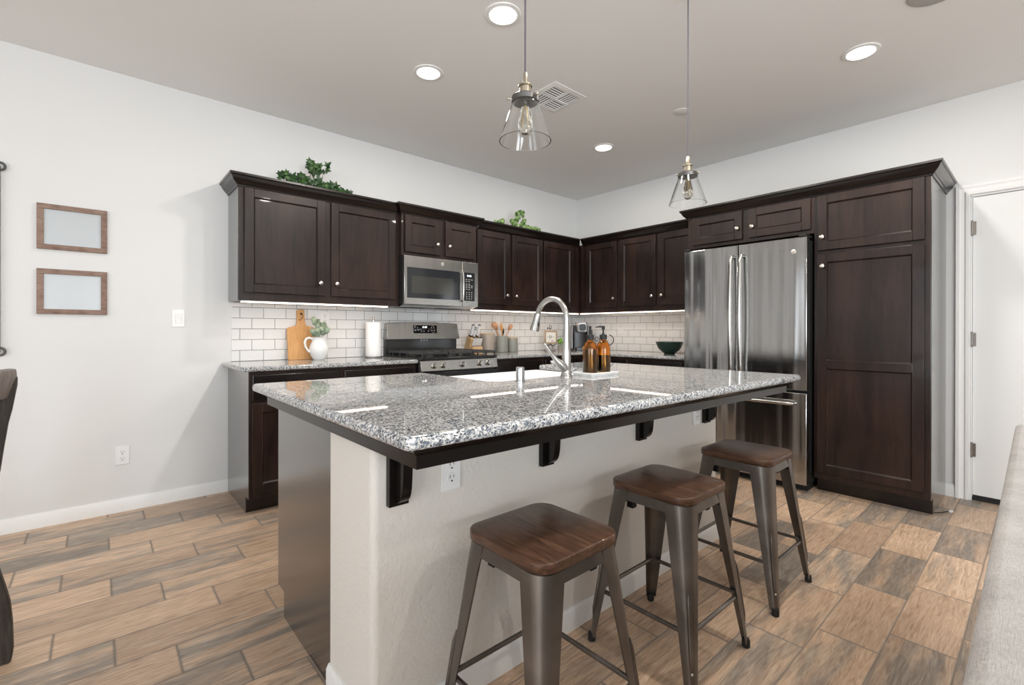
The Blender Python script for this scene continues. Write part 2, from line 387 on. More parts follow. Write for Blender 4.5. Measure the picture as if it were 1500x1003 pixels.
# ------------------------------------------------------------------ cabinets
def panel_door(x0, x1, z0, z1, openings=None, st=.057, th=.02):
    """front at local y=0 facing -y, body to y=th"""
    m = MB(); ops = openings or [(z0 + st, z1 - st)]; xi0, xi1 = x0 + st, x1 - st
    m.box(x0, xi0, 0, th, z0, z1); m.box(xi1, x1, 0, th, z0, z1)
    zs = [z0] + [v for o in ops for v in o] + [z1]
    for i in range(0, len(zs), 2): m.box(xi0, xi1, 0, th, zs[i], zs[i + 1])
    m.box(xi0, xi1, .011, th, z0 + .01, z1 - .01)
    b = .008
    for (a, c) in ops:
        o = [(xi0, .0008, a), (xi1, .0008, a), (xi1, .0008, c), (xi0, .0008, c)]; i_ = [(xi0 + b, .011, a + b), (xi1 - b, .011, a + b), (xi1 - b, .011, c - b), (xi0 + b, .011, c - b)]
        ov = [m.bm.verts.new(p) for p in o]; iv = [m.bm.verts.new(p) for p in i_]
        for k in range(4): m._f([ov[k], ov[(k + 1) % 4], iv[(k + 1) % 4], iv[k]])
    return m
def knob(parent, x, z, w, y=0.):
    k = MB().lathe([(.0075, 0), (.005, -.004), (.0045, -.013), (.012, -.018), (.0150, -.022), (.0150, -.026), (.010, -.0300), (.001, -.031)], (x, y, z), 18, 'y'); k.bm.transform(w)
    return k.build('knob', M_nickel, parent)
CROWN = [(0, 2.090), (.006, 2.090), (.010, 2.103), (.016, 2.106), (.019, 2.112), (.030, 2.122), (.041, 2.141), (.046, 2.152), (.052, 2.154), (.055, 2.159), (.055, 2.172), (0, 2.172)]
def cab(name, label, cat, w, x0, x1, y_face, depth, z0, z1, doors, drawers=(), crown=None, toe=False, lights=None, extra=None, group=None):
    """w: world matrix of the run frame (local x along the run, -y to the room). y_face: local y of the face frame"""
    o = bpy.data.objects.new(name, None); C.objects.link(o); tag(o, label, cat, group); o.empty_display_size = .1
    base = w @ Vector(((x0 + x1) / 2, y_face + depth, z0 if not toe else 0)); rz = w.to_euler().z
    o.location = base; o.rotation_euler = (0, 0, rz); XF[o.name] = Matrix.Translation(base) @ Matrix.Rotation(rz, 4, 'Z')
    b = MB(); bz = z0 + (.1 if toe else 0)
    b.box(x0, x1, y_face + .019, y_face + depth, bz, z1)
    xs = sorted(doors + list(drawers), key=lambda d: d[0])
    # face frame as a slab with shallow reveal
    b.box(x0, x1, y_face, y_face + .0185, bz, z1)
    b.bm.transform(w); b.build('body', M_cab, o, bevel=.0015)
    if toe: k = bx(x0 + (0 if not toe == 'L' else .0), x1, y_face + .075, y_face + depth, 0, bz); k.bm.transform(w); k.build('toe_kick', M_cabh, o)
    for d in doors:
        (a, c, p, q, kx, kz) = d[:6]; ops = d[6] if len(d) > 6 else None
        m = panel_door(a, c, p, q, ops); m.bm.transform(w @ Matrix.Translation((0, y_face - .0205, 0))); D = m.build('door', M_cab, o, bevel=.0018)
        if kx is not None: knob(D, kx, kz, w, y_face - .0205)
    for (a, c, p, q, kx, kz) in drawers:
        m = MB(); m.prism([(a, p), (c, p), (c, q), (a, q)], 'y', y_face - .019, y_face - .0); m.bm.transform(w); D = m.build('drawer', M_cabh, o, bevel=.005, seg=3)
        if kx is not None: knob(D, kx, kz, w, y_face - .019)
    if crown:
        m = MB(); m.sweep(crown, CROWN); m.build('crown_molding', M_cabh, o, angle=25)
    if extra: extra(o)
    return o
I = Matrix(); WB = Matrix.Rotation(-PI / 2, 4, 'Z')                      # wall B frame: local x = -y world, local y = x world
UZ0, UZ1, DZ0, DZ1 = 1.338, 2.110, 1.392, 2.088
def sideA(x, y0, y1, z0, z1):
    def f(o): bx(x - .004, x + .0005, y0, y1, z0, z1).build('side_panel', M_side, o)
    return f
cab('upper_cabinet', 'two-door dark wall cabinet left of the microwave, ivy on its top', 'cabinet', I, -3.738, -2.576, -.305, .3045, UZ0, UZ1,
    [(-3.707, -3.178, DZ0, DZ1, -3.217, 1.482), (-3.134, -2.612, DZ0, DZ1, -3.098, 1.484)], crown=[(-3.742, -.001), (-3.742, -.305), (-2.600, -.305)],
    extra=sideA(-3.738, -.300, -.0005, UZ0, UZ1))
cab('upper_cabinet', 'short two-door dark cabinet directly above the microwave', 'cabinet', I, -2.575, -1.814, -.355, .3545, 1.7555, UZ1,
    [(-2.550, -2.210, 1.785, DZ1, -2.25, 1.873), (-2.160, -1.832, 1.785, DZ1, -2.128, 1.872)], crown=[(-2.575, -.3055), (-2.575, -.355), (-1.814, -.355), (-1.814, -.3055)])
cab('upper_cabinet', 'two-door dark wall cabinet right of the microwave, round-leaved plant on its top', 'cabinet', I, -1.813, -.906, -.305, .3045, UZ0, UZ1,
    [(-1.778, -1.378, DZ0, DZ1, -1.418, 1.483), (-1.340, -.920, DZ0, DZ1, -1.300, 1.481)], crown=[(-1.7585, -.305), (-.906, -.305)])
cab('upper_cabinet', 'single-door dark wall cabinet behind the top of the faucet, meeting the room corner', 'cabinet', I, -.9055, -.001, -.305, .3045, UZ0, UZ1,
    [(-.893, -.428, DZ0, DZ1, -.857, 1.484)], crown=[(-.9055, -.305), (-.305, -.305), (-.305, -.3055)])
cab('upper_cabinet', 'single-door dark wall cabinet on the right wall beside the corner', 'cabinet', WB, .3255, .848, -.305, .3045, UZ0, UZ1,
    [(.413, .832, DZ0, DZ1, .797, 1.483)], crown=[(-.305, -.362), (-.305, -.848)])
cab('upper_cabinet', 'two-door dark wall cabinet left of the refrigerator', 'cabinet', WB, .8485, 1.788, -.305, .3045, UZ0, UZ1,
    [(.865, 1.294, DZ0, DZ1, 1.259, 1.483), (1.330, 1.762, DZ0, DZ1, 1.365, 1.485)], crown=[(-.305, -.8485), (-.305, -1.732)])
cab('refrigerator_cabinet', 'short two-door dark cabinet bridging above the refrigerator', 'cabinet', WB, 1.7895, 2.7415, -.61, .609, 1.835, UZ1,
    [(1.832, 2.246, 1.865, DZ1, 2.215, 1.949), (2.296, 2.722, 1.865, DZ1, 2.328, 1.947)], crown=[(-.3065, -1.7895), (-.61, -1.7895), (-.61, -2.7415)])
def pan_side(o):
    bx(-.606, -.0005, -3.3705, -3.3655, .1, UZ1).build('side_panel', M_side, o); bx(-.535, -.0005, -3.3705, -3.3655, 0, .1).build('side_panel', M_side, o)
cab('pantry_cabinet', 'tall dark pantry cabinet right of the refrigerator', 'cabinet', WB, 2.742, 3.3655, -.61, .6095, 0, UZ1,
    [(2.765, 3.339, 1.705, DZ1, 2.797, 1.795), (2.765, 3.339, .148, 1.676, 2.799, 1.592, [(.205, .878), (.935, 1.619)])],
    crown=[(-.61, -2.742), (-.61, -3.3705), (-.001, -3.3705)], toe=True, extra=pan_side)
m = bx(-.61, -.0005, -1.8095, -1.7900, 0, 1.8345); tag(m.build('refrigerator_side_panel', M_side, origin=(-.3, -1.80, 0)), 'tall dark panel standing between the right counter and the refrigerator', 'panel')
BZ = .884
def baseL(o): MB().prism([(-.002, 0), (-.535, 0), (-.535, .1), (-.6095, .1), (-.6095, BZ), (-.002, BZ)], 'x', -3.7435, -3.7385).build('side_panel', M_side, o)
cab('base_cabinet', 'dark base cabinet at the left end of the back counter, under the cutting board', 'cabinet', I, -3.738, -3.176, -.61, .609, 0, BZ,
    [(-3.726, -3.197, .131, .686, None, 0)], [(-3.726, -3.197, .704, .862, None, 0)], toe='L', extra=baseL)
cab('base_cabinet', 'dark base cabinet just left of the range', 'cabinet', I, -3.1755, -2.584, -.61, .609, 0, BZ,
    [(-3.154, -2.612, .131, .686, None, 0)], [(-3.154, -2.612, .704, .862, None, 0)], toe=True)
cab('base_cabinet', 'dark base cabinet just right of the range, under the knife block', 'cabinet', I, -1.812, -1.20, -.61, .609, 0, BZ,
    [(-1.79, -1.22, .131, .686, None, 0)], [(-1.79, -1.22, .704, .862, None, 0)], toe=True)
cab('base_cabinet', 'dark corner base cabinet under the coffee machine', 'cabinet', I, -1.1995, -.001, -.61, .609, 0, BZ,
    [(-1.18, -.68, .131, .686, None, 0)], [(-1.18, -.68, .704, .862, None, 0)], toe=True)
cab('base_cabinet', 'dark base cabinet on the right wall, under the green bowl', 'cabinet', WB, .6315, 1.789, -.61, .609, 0, BZ,
    [(.70, 1.18, .131, .686, None, 0), (1.24, 1.74, .131, .686, None, 0)], [(.70, 1.18, .704, .862, None, 0), (1.24, 1.74, .704, .862, None, 0)], toe=True)

def slab(poly, z0, z1, r):
    m = MB(); ccw = sum(poly[i][0] * poly[(i + 1) % len(poly)][1] - poly[(i + 1) % len(poly)][0] * poly[i][1] for i in range(len(poly))) > 0
    m.prism(poly, 'z', z0, z1); return m
def counter(name, poly, z0, z1, label, origin):
    o = slab(poly, z0, z1, 0).build(name, M_granite, origin=origin, bevel=.0105, seg=4); return tag(o, label, 'countertop')
counter('countertop', [(-3.785, -.0005), (-3.785, -.640), (-2.5815, -.640), (-2.5815, -.0005)], BZ + .0005, .9145, 'speckled granite countertop left of the range', (-3.2, -.3, BZ))
counter('countertop', [(-1.8125, -.0005), (-1.8125, -.640), (-.640, -.640), (-.640, -1.7885), (-.0005, -1.7885), (-.0005, -.0005)], BZ + .0005, .9145, 'L-shaped speckled granite countertop running into the corner', (-.6, -.6, BZ))
# backsplash tile
m = bx(-3.722, -.0085, -.008, -.0003, .9150, UZ0 - .001); m.box(-2.5755, -1.8135, -.008, -.0003, UZ0 - .001, 1.7550)
tag(m.build('tile_backsplash', M_tileA), 'white subway tile behind the range, on the back wall', 'backsplash')
tag(bx(-.008, -.0003, -1.7885, -.0003, .9150, UZ0 - .001).build('tile_backsplash', M_tileB), 'white subway tile on the right wall behind the green bowl', 'backsplash')

# ------------------------------------------------------------------ wall plates
def plate(loc, face, label, cat, kind, group=None, w=.07, h=.115, gang=1):
    o = thing('light_switch' if kind == 'switch' else 'power_outlet', label, cat, loc, 0 if face == 'A' else -PI / 2, group)
    bx(-w / 2, w / 2, -.006, -.0004, -h / 2, h / 2).build('cover_plate', M_plastic, o, world=False, bevel=.002)
    if kind == 'switch':
        m = MB(); m.prism([(-.0062, -.033), (-.0095, -.033), (-.0072, 0), (-.0110, .033), (-.0062, .033)], 'x', -.0165, .0165); m.build('rocker', M_trim, o, world=False, bevel=.0006)
    else:
        for s in (-1, 1):
            m = MB(); m.lathe([(.0165, -.0061), (.0160, -.0085), (.001, -.0085)], (0, 0, s * .0195), 20, 'y'); r = m.build('receptacle', M_trim, o, world=False)
            q = MB()
            q.box(-.0075, -.0058, -.0092, -.0084, s * .0195 - .001, s * .0195 + .009); q.box(.0056, .0073, -.0092, -.0084, s * .0195, s * .0195 + .008)
            q.lathe([(.0028, -.0092), (.0028, -.0084)], (0, 0, s * .0195 - .009), 10, 'y'); q.build('slots', M_slot, r, world=False)
    return o
plate((-4.032, 0, 1.217), 'A', 'white rocker light switch on the wall left of the cabinets', 'switch', 'switch')
plate((-4.320, 0, .352), 'A', 'white power outlet low on the left wall above the baseboard', 'outlet', 'outlet')
plate((-3.07, -.0085, 1.235), 'A', 'white power outlet on the tile above the pitcher sprig', 'outlet', 'outlet')
plate((-1.272, -.0085, 1.235), 'A', 'white rocker switch on the tile above the utensil crock', 'switch', 'switch')
plate((-.0085, -.66, 1.165), 'B', 'white power outlet on the right wall tile above the pump bottle', 'outlet', 'outlet')

# ------------------------------------------------------------------ under-cabinet light strips
for (a, b, c, d, lb) in ((-3.715, -2.66, -.292, -.242, 'glowing strip light under the wall cabinet left of the microwave'), (-1.80, -.30, -.292, -.242, 'glowing strip light under the back wall cabinets right of the microwave'),
                         (-.292, -.242, -1.74, -.302, 'glowing strip light under the right wall cabinets')):
    o = thing('under_cabinet_light', lb, 'light', ((a + b) / 2, (c + d) / 2, UZ0 - .012), 0, 'under-cabinet strip lights')
    bx(a, b, c, d, UZ0 - .005, UZ0 - .0003).build('housing', M_trim, o); bx(a + .003, b - .003, c + .003, d - .003, UZ0 - .011, UZ0 - .0055).build('diffuser', M_led, o)

# ------------------------------------------------------------------ microwave
o = thing('microwave', 'stainless over-the-range microwave under the short cabinet', 'microwave', (-2.2, -.2, 1.348))
MX0, MX1, MY = -2.574, -1.826, -.40
bx(MX0 + .004, MX1 - .004, -.368, -.0085, 1.352, 1.7545).build('body', M_blackm, o, bevel=.003)
d = bx(MX0, -2.0015, MY, -.369, 1.352, 1.752).build('door', M_steel, o, bevel=.003)
bx(MX0 + .025, -2.030, MY - .0012, MY + .001, 1.406, 1.657).build('window', M_mwglass, d, bevel=.0004)
bx(MX0 + .066, -2.098, MY - .0020, MY - .0012, 1.447, 1.588).build('window_mesh', mat('mw_mesh', (.045, .045, .040), .12), d)
hd = MB(); hd.tube([(-2.014, MY - .002, 1.655), (-2.014, MY - .028, 1.650), (-2.014, MY - .036, 1.60), (-2.014, MY - .039, 1.53), (-2.014, MY - .036, 1.46), (-2.014, MY - .028, 1.408), (-2.014, MY - .002, 1.402)], .0105, 12)
hd.build('handle', M_steel2, d)
lg = MB().lathe([(.0165, -.0002), (.0165, -.002), (.0140, -.0026), (.001, -.0026)], (-2.208, MY, 1.7085), 24, 'y').build('round_badge', M_nickel, d)
cpn = bx(-2.0, MX1, MY, -.369, 1.352, 1.752).build('control_side', M_steel, o, bevel=.003)
kp = bx(-1.984, -1.866, MY - .0012, MY + .001, 1.404, 1.657).build('keypad', M_black, cpn)
text('clock_digits', '11:40', .022, M_digit, kp, Matrix.Translation((-1.930, MY - .0018, 1.628)) @ FA)
mk = MB()
for r_ in range(4):
    for c_ in range(3): mk.lathe([(.0042, -.0012), (.0042, -.0020), (.0005, -.0020)], (-1.955 + c_ * .027, MY, 1.424 + r_ * .0185), 8, 'y')
for r_, n_ in ((1.595, 3), (1.578, 2), (1.555, 2), (1.540, 3), (1.525, 3), (1.508, 2)):
    for c_ in range(n_): mk.box(-1.966 + c_ * .029, -1.948 + c_ * .029, MY - .0020, MY - .0012, r_ - .0025, r_ + .0025)
mk.build('key_markings', M_mark, kp)
m = MB(); m.prism([(-.395, 1.352), (-.30, 1.336), (-.05, 1.336), (-.02, 1.352)], 'x', MX0 + .01, MX1 - .01); un = m.build('underside', M_steel2, o)
for a in (-2.53, -2.18): 
    g = MB()
    for k in range(9): g.box(a + k * .034, a + .022 + k * .034, -.27, -.12, 1.3345, 1.3362)
    g.build('vent_filter', M_blackm, un)

# ------------------------------------------------------------------ range
o = thing('gas_range', 'stainless gas range with five knobs between the back counters', 'stove', (-2.197, -.33, 0))
RX0, RX1 = -2.577, -1.817
bx(RX0, RX1, -.635, -.010, .06, .905).build('body', M_black, o, bevel=.002)
bx(RX0 + .02, RX1 - .02, -.58, -.03, 0, .06).build('base', M_blackm, o)
m = MB(); m.prism([(-.636, .818), (-.672, .822), (-.660, .902), (-.636, .902)], 'x', RX0, RX1); cp_ = m.build('control_panel', M_steel, o, bevel=.002)
for x in (-2.457, -2.372, -2.187, -2.011, -1.922):
    k = MB().lathe([(.024, 0), (.024, -.004), (.0185, -.006), (.0175, -.026), (.015, -.030), (.001, -.031)], (0, 0, 0), 22, 'y'); k.box(-.0045, .0045, -.036, -.028, -.017, .017)
    k.bm.transform(Matrix.Translation((x, -.6665, .862)) @ Matrix.Rotation(math.radians(-8), 4, 'X') @ Matrix.Rotation(math.radians(20), 4, 'Y')); k.build('control_knob', M_steel2, cp_)
ov = bx(RX0 + .003, RX1 - .003, -.668, -.636, .215, .808).build('oven_door', M_black, o, bevel=.003)
bx(RX0 + .09, RX1 - .09, -.670, -.667, .33, .69).build('oven_window', M_dark_oven, ov)
h = MB(); h.tube([(RX0 + .05, -.712, .765), (RX1 - .05, -.712, .765)], .012, 12)
for x in (RX0 + .07, RX1 - .07): h.tube([(x, -.712, .765), (x, -.667, .765)], .008, 8)
h.build('oven_handle', M_steel2, ov)
bx(RX0 + .003, RX1 - .003, -.665, -.636, .065, .205).build('storage_drawer', M_steel, o, bevel=.003)
m = bx(RX0 + .002, RX1 - .002, -.665, -.070, .9055, .925); ck = m.build('cooktop', M_black, o, bevel=.004)
for x in (-2.41, -2.197, -1.985):
    for y in (-.50, -.24):
        if x == -2.197 and y == -.24: continue
        b = MB().lathe([(.045, .925), (.045, .932), (.034, .936), (.034, .944), (.03, .947), (.001, .947)], (x, y, 0), 22); b.build('burner', M_castiron, ck)
for k, x0 in enumerate((RX0 + .02, -2.322, -2.068)):
    x1 = x0 + .248; g = MB(); a = .006
    for y in (-.645, -.09): g.box(x0, x1, y - a, y + a, .950, .966)
    for x in (x0 + a, x1 - a): g.box(x - a, x + a, -.645, -.09, .950, .966)
    for y in (-.53, -.44, -.37, -.29, -.20): g.box(x0, x1, y - .004, y + .004, .953, .966)
    g.box((x0 + x1) / 2 - .004, (x0 + x1) / 2 + .004, -.645, -.09, .953, .966)
    for x in (x0 + .008, x1 - .008):
        for y in (-.64, -.52, -.40, -.28, -.16, -.10): g.box(x - .005, x + .005, y - .005, y + .005, .9252, .951)
    g.build('burner_grate', M_castiron, ck, bevel=.0012)
m = bx(RX0 + .012, RX1 - .012, -.058, -.0105, .905, 1.062); m.build('backguard_base', mat('backguard_black', (.03, .03, .03), .14), o)
poly = [(RX0 + .028 + 0 * i, 0) for i in range(0)]
top = [(RX0 + .018 + (RX1 - RX0 - .030) * i / 16, 1.203 + .012 * math.sin(PI * i / 16)) for i in range(17)]
m = MB(); m.prism([(RX0 + .006, 1.060)] + top + [(RX1 + .004, 1.060)], 'y', -.088, -.0105)
for v in m.bm.verts:
    if v.co.y < -.05 and v.co.z > 1.1: v.co.y = -.070
bg = m.build('backguard', M_steel, o, bevel=.003)
def tilt(z): return -.0882 + .018 * (z - 1.06) / .145 - .0006
m = MB(); v = [m.bm.verts.new(c) for c in ((-2.308, tilt(1.113), 1.113), (-2.062, tilt(1.113), 1.113), (-2.062, tilt(1.186), 1.186), (-2.308, tilt(1.186), 1.186))]; m._f(v)
dp = m.build('display', M_black, bg, solid=.0015)
TR = Matrix.Rotation(math.radians(-7.1), 4, 'X')
text('clock_digits', '11:40', .022, M_digit, dp, Matrix.Translation((-2.193, tilt(1.168) - .0014, 1.168)) @ TR @ FA)
mk = MB()
for x, z in ((-2.292, 1.168), (-2.265, 1.165), (-2.290, 1.138), (-2.262, 1.142), (-2.228, 1.132), (-2.202, 1.132), (-2.155, 1.132), (-2.120, 1.165), (-2.095, 1.163), (-2.118, 1.138), (-2.092, 1.137)):
    mk.lathe([(.0055, 0), (.0055, -.0008), (.0005, -.0008)], (x, tilt(z) - .0008, z), 10, 'y')
mk.box(-2.30, -2.275, tilt(1.18) - .001, tilt(1.18) - .0005, 1.1785, 1.1815); mk.box(-2.118, -2.092, tilt(1.18) - .001, tilt(1.18) - .0005, 1.1785, 1.1815); mk.box(-2.118, -2.090, tilt(1.12) - .001, tilt(1.12) - .0005, 1.1185, 1.1215)
mk.build('button_markings', M_mark, dp)
mk = MB()
for k in range(3): mk.lathe([(.009, 0), (.009, -.0008), (.001, -.0008)], (-2.215 + k * .028, -.0582, 1.050), 10, 'y')
mk.build('script_badge', M_mark, o)

# ------------------------------------------------------------------ refrigerator
o = thing('refrigerator', 'stainless french-door refrigerator with bottom freezer drawer', 'refrigerator', (-.36, -2.275, 0))
FY0, FY1, FX = -1.820, -2.7315, -.742
m = bx(-.662, -.02, FY0 - .008, FY1 + .008, .055, 1.785); m.build('body', M_blackm, o, bevel=.004)
m = bx(-.640, -.03, FY0 - .02, FY1 + .02, .0, .055); m.build('base_grille', M_blackm, o)
def fdoor(y0, y1, z0, z1, nm):
    y0, y1 = sorted((y0, y1)); r = .012; cx_ = (y0 + y1) / 2; hw = (y1 - y0) / 2; pl = [(-.668, y0), (-.668, y1)]
    for i in range(17):                                                  # softly crowned front
        t_ = 1 - 2 * i / 16; e = .010 * (1 - t_ * t_) ; pl.append((FX + .010 - e * .6, cx_ + hw * t_))
    return MB().prism(pl, 'z', z0, z1).build(nm, M_fsteel, o, bevel=.004)
dl = fdoor(FY0, -2.2600, .722, 1.800, 'refrigerator_door'); dr2 = fdoor(-2.2655, FY1, .722, 1.800, 'refrigerator_door'); fz = fdoor(FY0, FY1, .060, .703, 'freezer_drawer')
def fh(y, par):
    h = MB(); pts = [(FX + .004, 1.712), (FX - .030, 1.708), (FX - .040, 1.67)] + [(FX - .040 - .018 * math.sin(PI * i / 12), 1.64 - .76 * i / 12) for i in range(13)] + [(FX - .040, .85), (FX - .030, .812), (FX + .004, .808)]
    h.tube([(a, y, b) for a, b in pts], .0150, 14); h.build('door_handle', M_steel2, par)
fh(-2.226, dl); fh(-2.298, dr2)
h = MB(); h.tube([(FX + .004, -1.90, .630), (FX - .035, -1.905, .630)] + [(FX - .047 - .006 * math.sin(PI * i / 10), -1.93 - .70 * i / 10, .630) for i in range(11)] + [(FX - .035, -2.652, .630), (FX + .004, -2.660, .630)], .0135, 12); h.build('drawer_handle', M_steel2, fz)
MB().lathe([(.017, 0), (.017, -.0025), (.014, -.0032), (.001, -.0032)], (FX + .0032, -2.650, 1.700), 24, 'x').build('round_badge', M_nickel, dr2)
bx(-.74, -.60, FY1 + .004, FY1 + .05, 1.8005, 1.818).build('hinge_cover', M_blackm, o, bevel=.003); bx(-.74, -.60, FY0 - .05, FY0 - .004, 1.8005, 1.818).build('hinge_cover', M_blackm, o, bevel=.003)
bx(-.667, -.64, FY0 - .004, FY1 + .004, .704, .7215).build('door_gasket', M_blackm, o)

# ------------------------------------------------------------------ island
IX0, IX1 = -3.88, -1.87
o = thing('island_cabinet', 'dark island base cabinet facing the range', 'cabinet', ((IX0 + IX1) / 2, -2.05, 0))
m = bx(IX0 + .004, -3.205, -2.33, -1.775, .1, .8895); m.box(-2.30, IX1 - .004, -2.33, -1.775, .1, .8895); m.box(-3.205, -2.30, -2.33, -1.775, .1, .635); m.build('body', M_cab, o)
bx(IX0 + .02, IX1 - .02, -2.33, -1.85, 0, .1).build('toe_kick', M_cabh, o)
for sx, nm in ((IX0, 1), (IX1 - .004, 2)):
    MB().prism([(-2.331, 0), (-2.331, .8895), (-1.756, .8895), (-1.756, .1), (-1.836, .1), (-1.836, 0)], 'x', sx, sx + .0039).build('side_panel', M_side, o)
FRI = Matrix.Rotation(PI, 4, 'Z')
for (a, c) in ((1.90, 2.29), (3.25, 3.84)):
    for (p, q) in ((.131, .686), (.704, .862)):
        m = panel_door(a, c, p, q, None, .05) if q < .7 else bx(a, c, 0, .019, p, q)
        m.bm.transform(FRI @ Matrix.Translation((0, 1.755, 0))); D = m.build('door' if q < .7 else 'drawer', M_cab, o, bevel=.0018)
for (a, c) in ((2.335, 2.75), (2.755, 3.17)):
    m = panel_door(a, c, .131, .60, None, .05); m.bm.transform(FRI @ Matrix.Translation((0, 1.755, 0))); m.build('door', M_cab, o, bevel=.0018)
# plastered knee wall with rounded outside corners
r = .022; X0, X1, Y0, Y1 = IX0, IX1, -2.635, -2.3320
poly = [(X1, Y1), (X0, Y1)] + arc(X0 + r, Y0 + r, r, PI, 1.5 * PI, 8) + arc(X1 - r, Y0 + r, r, 1.5 * PI, 2 * PI, 8)
struct(MB().prism(poly, 'z', 0, .8895).build('wall_island', M_stucco))
m = MB(); m.sweep([(X0, Y1), (X0, Y0), (X1, Y0), (X1, Y1)], [(.0003, 0), (.0135, 0), (.0135, .068), (.009, .076), (.006, .083), (.0003, .083)]); struct(m.build('baseboard_island', M_trim))
# countertop with sink cut-out
ZT = .922
P0, P1, P2, P3 = (-3.968, -2.985), (-1.800, -3.030), (-1.800, -1.700), (-3.968, -1.700)
SX0, SX1, SY = -3.175, -2.33, -2.285
cut = arc(SX1 - .05, SY + .05, .05, 0, -PI / 2, 8) + arc(SX0 + .05, SY + .05, .05, -PI / 2, -PI, 8)
def rc(p, a0, r=.022): 
    return arc(p[0], p[1], r, a0, a0 + PI / 2, 5)
k = .022
poly = rc((P0[0] + k, P0[1] + k), PI) + rc((P1[0] - k, P1[1] + k), 1.5 * PI) + rc((P2[0] - k, P2[1] - k), 0) + [(SX1, P2[1])] + cut + [(SX0, P3[1])] + rc((P3[0] + k, P3[1] - k), PI / 2)
tag(MB().prism(poly, 'z', .8905, ZT).build('island_countertop', M_granite, origin=(-2.9, -2.3, .8905), bevel=.0125, seg=5), 'large speckled granite island top with rounded edge', 'countertop')
# apron moulding below the overhang
ap = [(.0, .836), (.009, .836), (.010, .866), (.016, .872), (.024, .878), (.028, .884), (.028, .890), (0, .890)]
m = MB(); a = .062
q = [(P3[0] + a, P3[1] - .03), (P0[0] + a, P0[1] + a), (P1[0] - a, P1[1] + a), (P2[0] - a, P2[1] - .03)]
m.sweep(q, [(x_ , z_) for x_, z_ in ap])
sub_ = MB()
o = thing('countertop_support_frame', 'dark moulded frame under the edge of the island countertop', 'trim', (-2.9, -2.4, .836))
m.build('moulding', M_cab_shade, o, angle=25)
m = MB(); m.prism([(q[1][0] + .002, q[1][1] + .002), (q[2][0] - .002, q[2][1] + .002), (q[2][0] - .002, -2.637), (q[1][0] + .002, -2.637)], 'z', .868, .8895); m.build('overhang_board', M_blackm, o)
for sx in (-1, 1):
    xa, xb = (q[1][0] + .002, IX0 - .0015) if sx < 0 else (IX1 + .0015, q[2][0] - .002)
    bx(xa, xb, -2.6365, -1.735, .868, .8895).build('overhang_board', M_blackm, o)
# corbels
def corbel(x, lb):
    o = thing('corbel', lb, 'bracket', (x, -2.6355, .655), 0, 'corbels under the island overhang')
    bx(0, .060, -.020, 0, 0, .212).build('back_plate', M_cab_shade, o, world=False, bevel=.0015)
    pr = [(-.0205, .010), (-.030, .011), (-.041, .017), (-.050, .027), (-.056, .041), (-.060, .060), (-.063, .10), (-.066, .15), (-.075, .19), (-.090, .212), (-.0205, .212)]
    MB().prism(pr, 'x', .018, .048).build('scroll', M_cab_shade, o, world=False, bevel=.0015); return o
corbel(-3.840, 'dark corbel nearest the camera, at the left end of the island overhang')
corbel(-3.250, 'dark corbel second from the left, above the nearest stool')
corbel(-2.650, 'dark corbel third from the left, above the middle stool')
corbel(-2.045, 'dark corbel at the far end of the island, in front of the refrigerator')
plate((-3.628, -2.6352, .712), 'A', 'white power outlet on the island beside the nearest corbel', 'outlet', 'outlet')
plate((-2.108, -2.6352, .712), 'A', 'white power outlet on the island beside the farthest corbel', 'outlet', 'outlet')
# farmhouse sink
o = thing('farmhouse_sink', 'white ceramic apron-front sink set in the island', 'sink', ((SX0 + SX1) / 2, -1.98, .66))
ox0, ox1, oy0, oy1, zb, zr = SX0 - .014, SX1 + .014, SY - .014, -1.672, .655, .8895
def loop(x0, x1, y0, y1, r, z): return [(x, y, z) for x, y in rrect(x0, x1, y0, y1, r, 5)]
m = MB(); m.rings([loop(ox0, ox1, oy0, oy1, .02, zb), loop(ox0, ox1, oy0, oy1, .02, zr - .006), loop(ox0 + .005, ox1 - .005, oy0 + .005, oy1 - .005, .02, zr),
                   loop(SX0 + .003, SX1 - .003, SY + .003, oy1 - .026, .045, zr), loop(SX0 + .008, SX1 - .008, SY + .008, oy1 - .031, .045, zr - .006),
                   loop(SX0 + .014, SX1 - .014, SY + .014, oy1 - .037, .05, zb + .05), loop(SX0 + .045, SX1 - .045, SY + .045, oy1 - .068, .05, zb + .022)])
m.build('basin', M_ceramic, o, angle=50)
MB().lathe([(.042, zb + .0225), (.042, zb + .025), (.030, zb + .026), (.028, zb + .0235), (.001, zb + .0235)], (-2.75, -2.0, 0), 24).build('drain', M_chrome, o)
# faucet
fx, fy = -2.790, -2.352
o = thing('kitchen_faucet', 'tall brushed nickel gooseneck faucet on the island', 'faucet', (fx, fy, ZT))
L = lambda *a: a
pr = [(.0285, 0), (.0285, .004), (.0255, .009), (.0215, .03), (.0205, .06), (.022, .09), (.0205, .12), (.0165, .15), (.0145, .18), (.0138, .26)]
m = MB().lathe(pr, (0, 0, 0), 28); m.build('body', M_faucet, o, world=False, angle=60)
R_ = .098; pts = [(0, 0, .255)] + [(0, R_ - R_ * math.cos(a_), .272 + R_ * math.sin(a_)) for a_ in [PI * i / 24 for i in range(20)]]
e = pts[-1]; pts += [(0, e[1] + .009, e[2] - .014), (0, e[1] + .014, e[2] - .028)]
m = MB().tube(pts, [.0138] * len(pts), 18); m.build('gooseneck', M_faucet, o, world=False, angle=60)
e = pts[-1]; dv = Vector((0, .30, -1)).normalized(); hp = [Vector(e) + dv * t_ for t_ in (0, .006, .035, .068, .088, .090)]
m = MB().tube(hp, [.0142, .0160, .0175, .0215, .0235, .0215], 20); hh = m.build('spray_head', M_faucet, o, world=False, angle=50)
